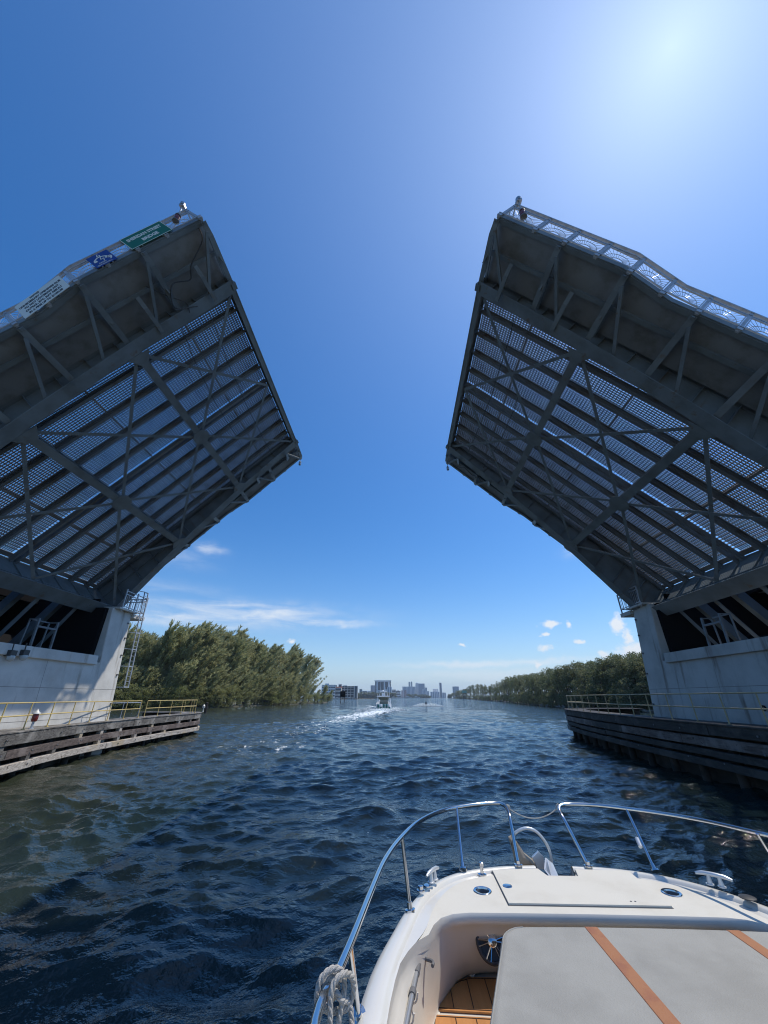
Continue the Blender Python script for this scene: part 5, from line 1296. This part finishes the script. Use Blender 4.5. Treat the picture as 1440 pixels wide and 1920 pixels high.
# mooring rope knotted on the rail, laid from three strands
def rope3(mb, pts, r_, pitch=.055):
    pts = spline(pts, 10); L = 0; up = Vector((0, 0, 1)); strands = [[], [], []]
    for i, p in enumerate(pts):
        d = (pts[min(i+1, len(pts)-1)]-pts[max(i-1, 0)]).normalized()
        x = d.cross(up); x = x.normalized() if x.length > 1e-4 else Vector((1, 0, 0)); up = x.cross(d).normalized()
        if i: L += (p-pts[i-1]).length
        for k in range(3):
            t_ = 2*math.pi*(L/pitch+k/3); strands[k].append(p+(x*math.cos(t_)+up*math.sin(t_))*r_*.52)
    for s in strands: mb.tube(s, r_*.56, 7)
rail_p = at(622, 1848, z=2.155); rd_ = (at(660, 1760, z=2.15)-at(590, 1920, z=2.16)).normalized()
rx = rd_.cross(Vector((0, 0, 1))).normalized(); rz = Vector((0, 0, 1))
def loc(a_, b_, c_): return rail_p+rd_*a_*.85+rx*b_*.82+rz*c_*.85
rp_ = thing('mooring_rope', 'white twisted rope knotted round the left bow rail', 'rope', rail_p)
m = MB()
R1 = .025
def coil(a0, a1, turns, rad, ph=0): return [loc(a0+(a1-a0)*i/(turns*6), rad*math.cos(ph+i*math.pi/3), rad*math.sin(ph+i*math.pi/3)) for i in range(int(turns*6)+1)]
rope3(m, coil(.03, -.035, 2, R1)+[loc(-.03, .05, -.02), loc(.01, .075, -.05), loc(-.03, .10, -.14), loc(-.09, .12, -.28), loc(-.16, .13, -.42)], .0088)
rope3(m, [loc(-.09, .02, -.30), loc(-.06, .035, -.15), loc(-.035, .045, -.06), loc(-.01, .055, 0), loc(.0, .04, .04), loc(-.02, 0, .052), loc(-.045, -.035, .03), loc(-.055, -.04, -.02), loc(-.03, 0, -.05), loc(.0, .06, -.055), loc(.02, .085, -.02), loc(0, .08, .03), loc(-.04, .05, .05), loc(-.07, .02, .02), loc(-.10, .03, -.08), loc(-.13, .05, -.22), loc(-.2, .06, -.4)], .0088)
m.build('strands', M['rope'], rp_, smooth=True)
# thin line across the gate in the bow rail
ga = rp(952, 1514, 2.06); gb = rp(1047, 1513, 2.06)
t = thing('gate_line', 'thin grey line sagging across the gap between the two bow rails', 'line', ga)
pts = [ga+(gb-ga)*s_+Vector((0, 0, -.085*4*s_*(1-s_))) for s_ in [i/16 for i in range(17)]]
m = MB(); m.tube(pts, .0048, 6); m.build('cord', M['rope'], t, smooth=True)
m = MB()
for g in (ga, gb): m.tube([g+Vector((.02*math.cos(t_), .005, .02*math.sin(t_))) for t_ in np.linspace(0, 6.28, 9)], .006, 6); m.tube([g+Vector((0, -.018*math.cos(t_), .02*math.sin(t_))) for t_ in np.linspace(0, 6.28, 9)], .006, 6)
m.build('knot', M['rope'], t, smooth=True)
# anchor in its roller
YA = 4.42
an = thing('anchor', 'muddy galvanised anchor with round roll bar stowed over the bow', 'anchor', at(1000, 1620, y=YA))
q = lambda u, v, y=YA: at(u, v, y=y)
MB().tube(spline([q(958, 1580), q(965, 1563), q(985, 1553), q(1005, 1559), q(1022, 1578), q(1032, 1600), q(1035, 1622)], 6), .0125, 10).build('roll_bar', M['galvb'], an, smooth=True)
fl_pts = [q(953, 1570), q(961, 1566), q(983, 1600), q(1003, 1616), q(1008, 1628), q(968, 1628), q(962, 1600)]
m = MB(); A_ = [p for p in fl_pts]; Bk = [p+Vector((.02, .10, -.02)) for p in fl_pts]; n = len(A_)
rdg = [p.lerp(q(975, 1602), .35)+Vector((0, -.05, .01)) for p in fl_pts]
m.add(A_+Bk+rdg+[q(978, 1606)+Vector((0, -.06, .01))], [(i, (i+1) % n, n+(i+1) % n, n+i) for i in range(n)]+[(i, 2*n+i, 2*n+(i+1) % n, (i+1) % n) for i in range(n)]+[(2*n+i, 3*n, 2*n+(i+1) % n) for i in range(n)]+[tuple(range(n, 2*n))])
m.build('fluke', M['mud'], an, bevel=.006)
m = MB(); pr_ = [q(999, 1608), q(1010, 1597), q(1019, 1606), q(1023, 1630), q(1004, 1630)]; n = 5
m.add(pr_+[p+Vector((.0, .03, 0)) for p in pr_], [tuple(range(n)), tuple(reversed(range(n, 2*n)))]+[(i, (i+1) % n, n+(i+1) % n, n+i) for i in range(n)]); m.build('fluke_plate', M['galvb'], an)
m = MB(); s1 = Vector((1.225, 3.98, 1.665)); s2 = Vector((1.30, 4.5, 1.60))
pts_ = [at(1022, 1608, y=4.38), at(1034, 1618, y=4.33), at(1046, 1646, y=4.07), at(1032, 1646, y=4.07), at(1020, 1630, y=4.30)]
m.add(pts_+[p+Vector((.012, 0, -.004)) for p in pts_], [tuple(range(5)), tuple(reversed(range(5, 10)))]+[(i, (i+1) % 5, 5+(i+1) % 5, 5+i) for i in range(5)]); m.build('shank', M['galvb'], an)
m = MB(); m.box(1.265, 1.335, 3.95, 4.45, 1.45, 1.50); m.lathe([(.03, -.05), (.02, 0), (.03, .05)], (1.30, 4.44, 1.55), axis=(1, 0, 0), seg=12); m.build('anchor_roller', M['gplastic'], own)

# ------------------------------------------------------------------ humid air
HAZE = 0.00010
if HAZE > 0:
    m = MB(); m.box(-5600, 5600, -600, 5600, -7.5, 150); hz = m.build('haze', None, org=(0, 0, 0)); tag(hz, kind='stuff')
    hm = bpy.data.materials.new('humid_air'); hm.use_nodes = True; N = NT(hm.node_tree)
    vol = N.n('ShaderNodeVolumePrincipled', {'Color': (.72, .84, 1, 1), 'Density': HAZE, 'Anisotropy': .3})
    N.n('ShaderNodeOutputMaterial', {'Volume': vol.outputs[0]}); hz.data.materials.append(hm)
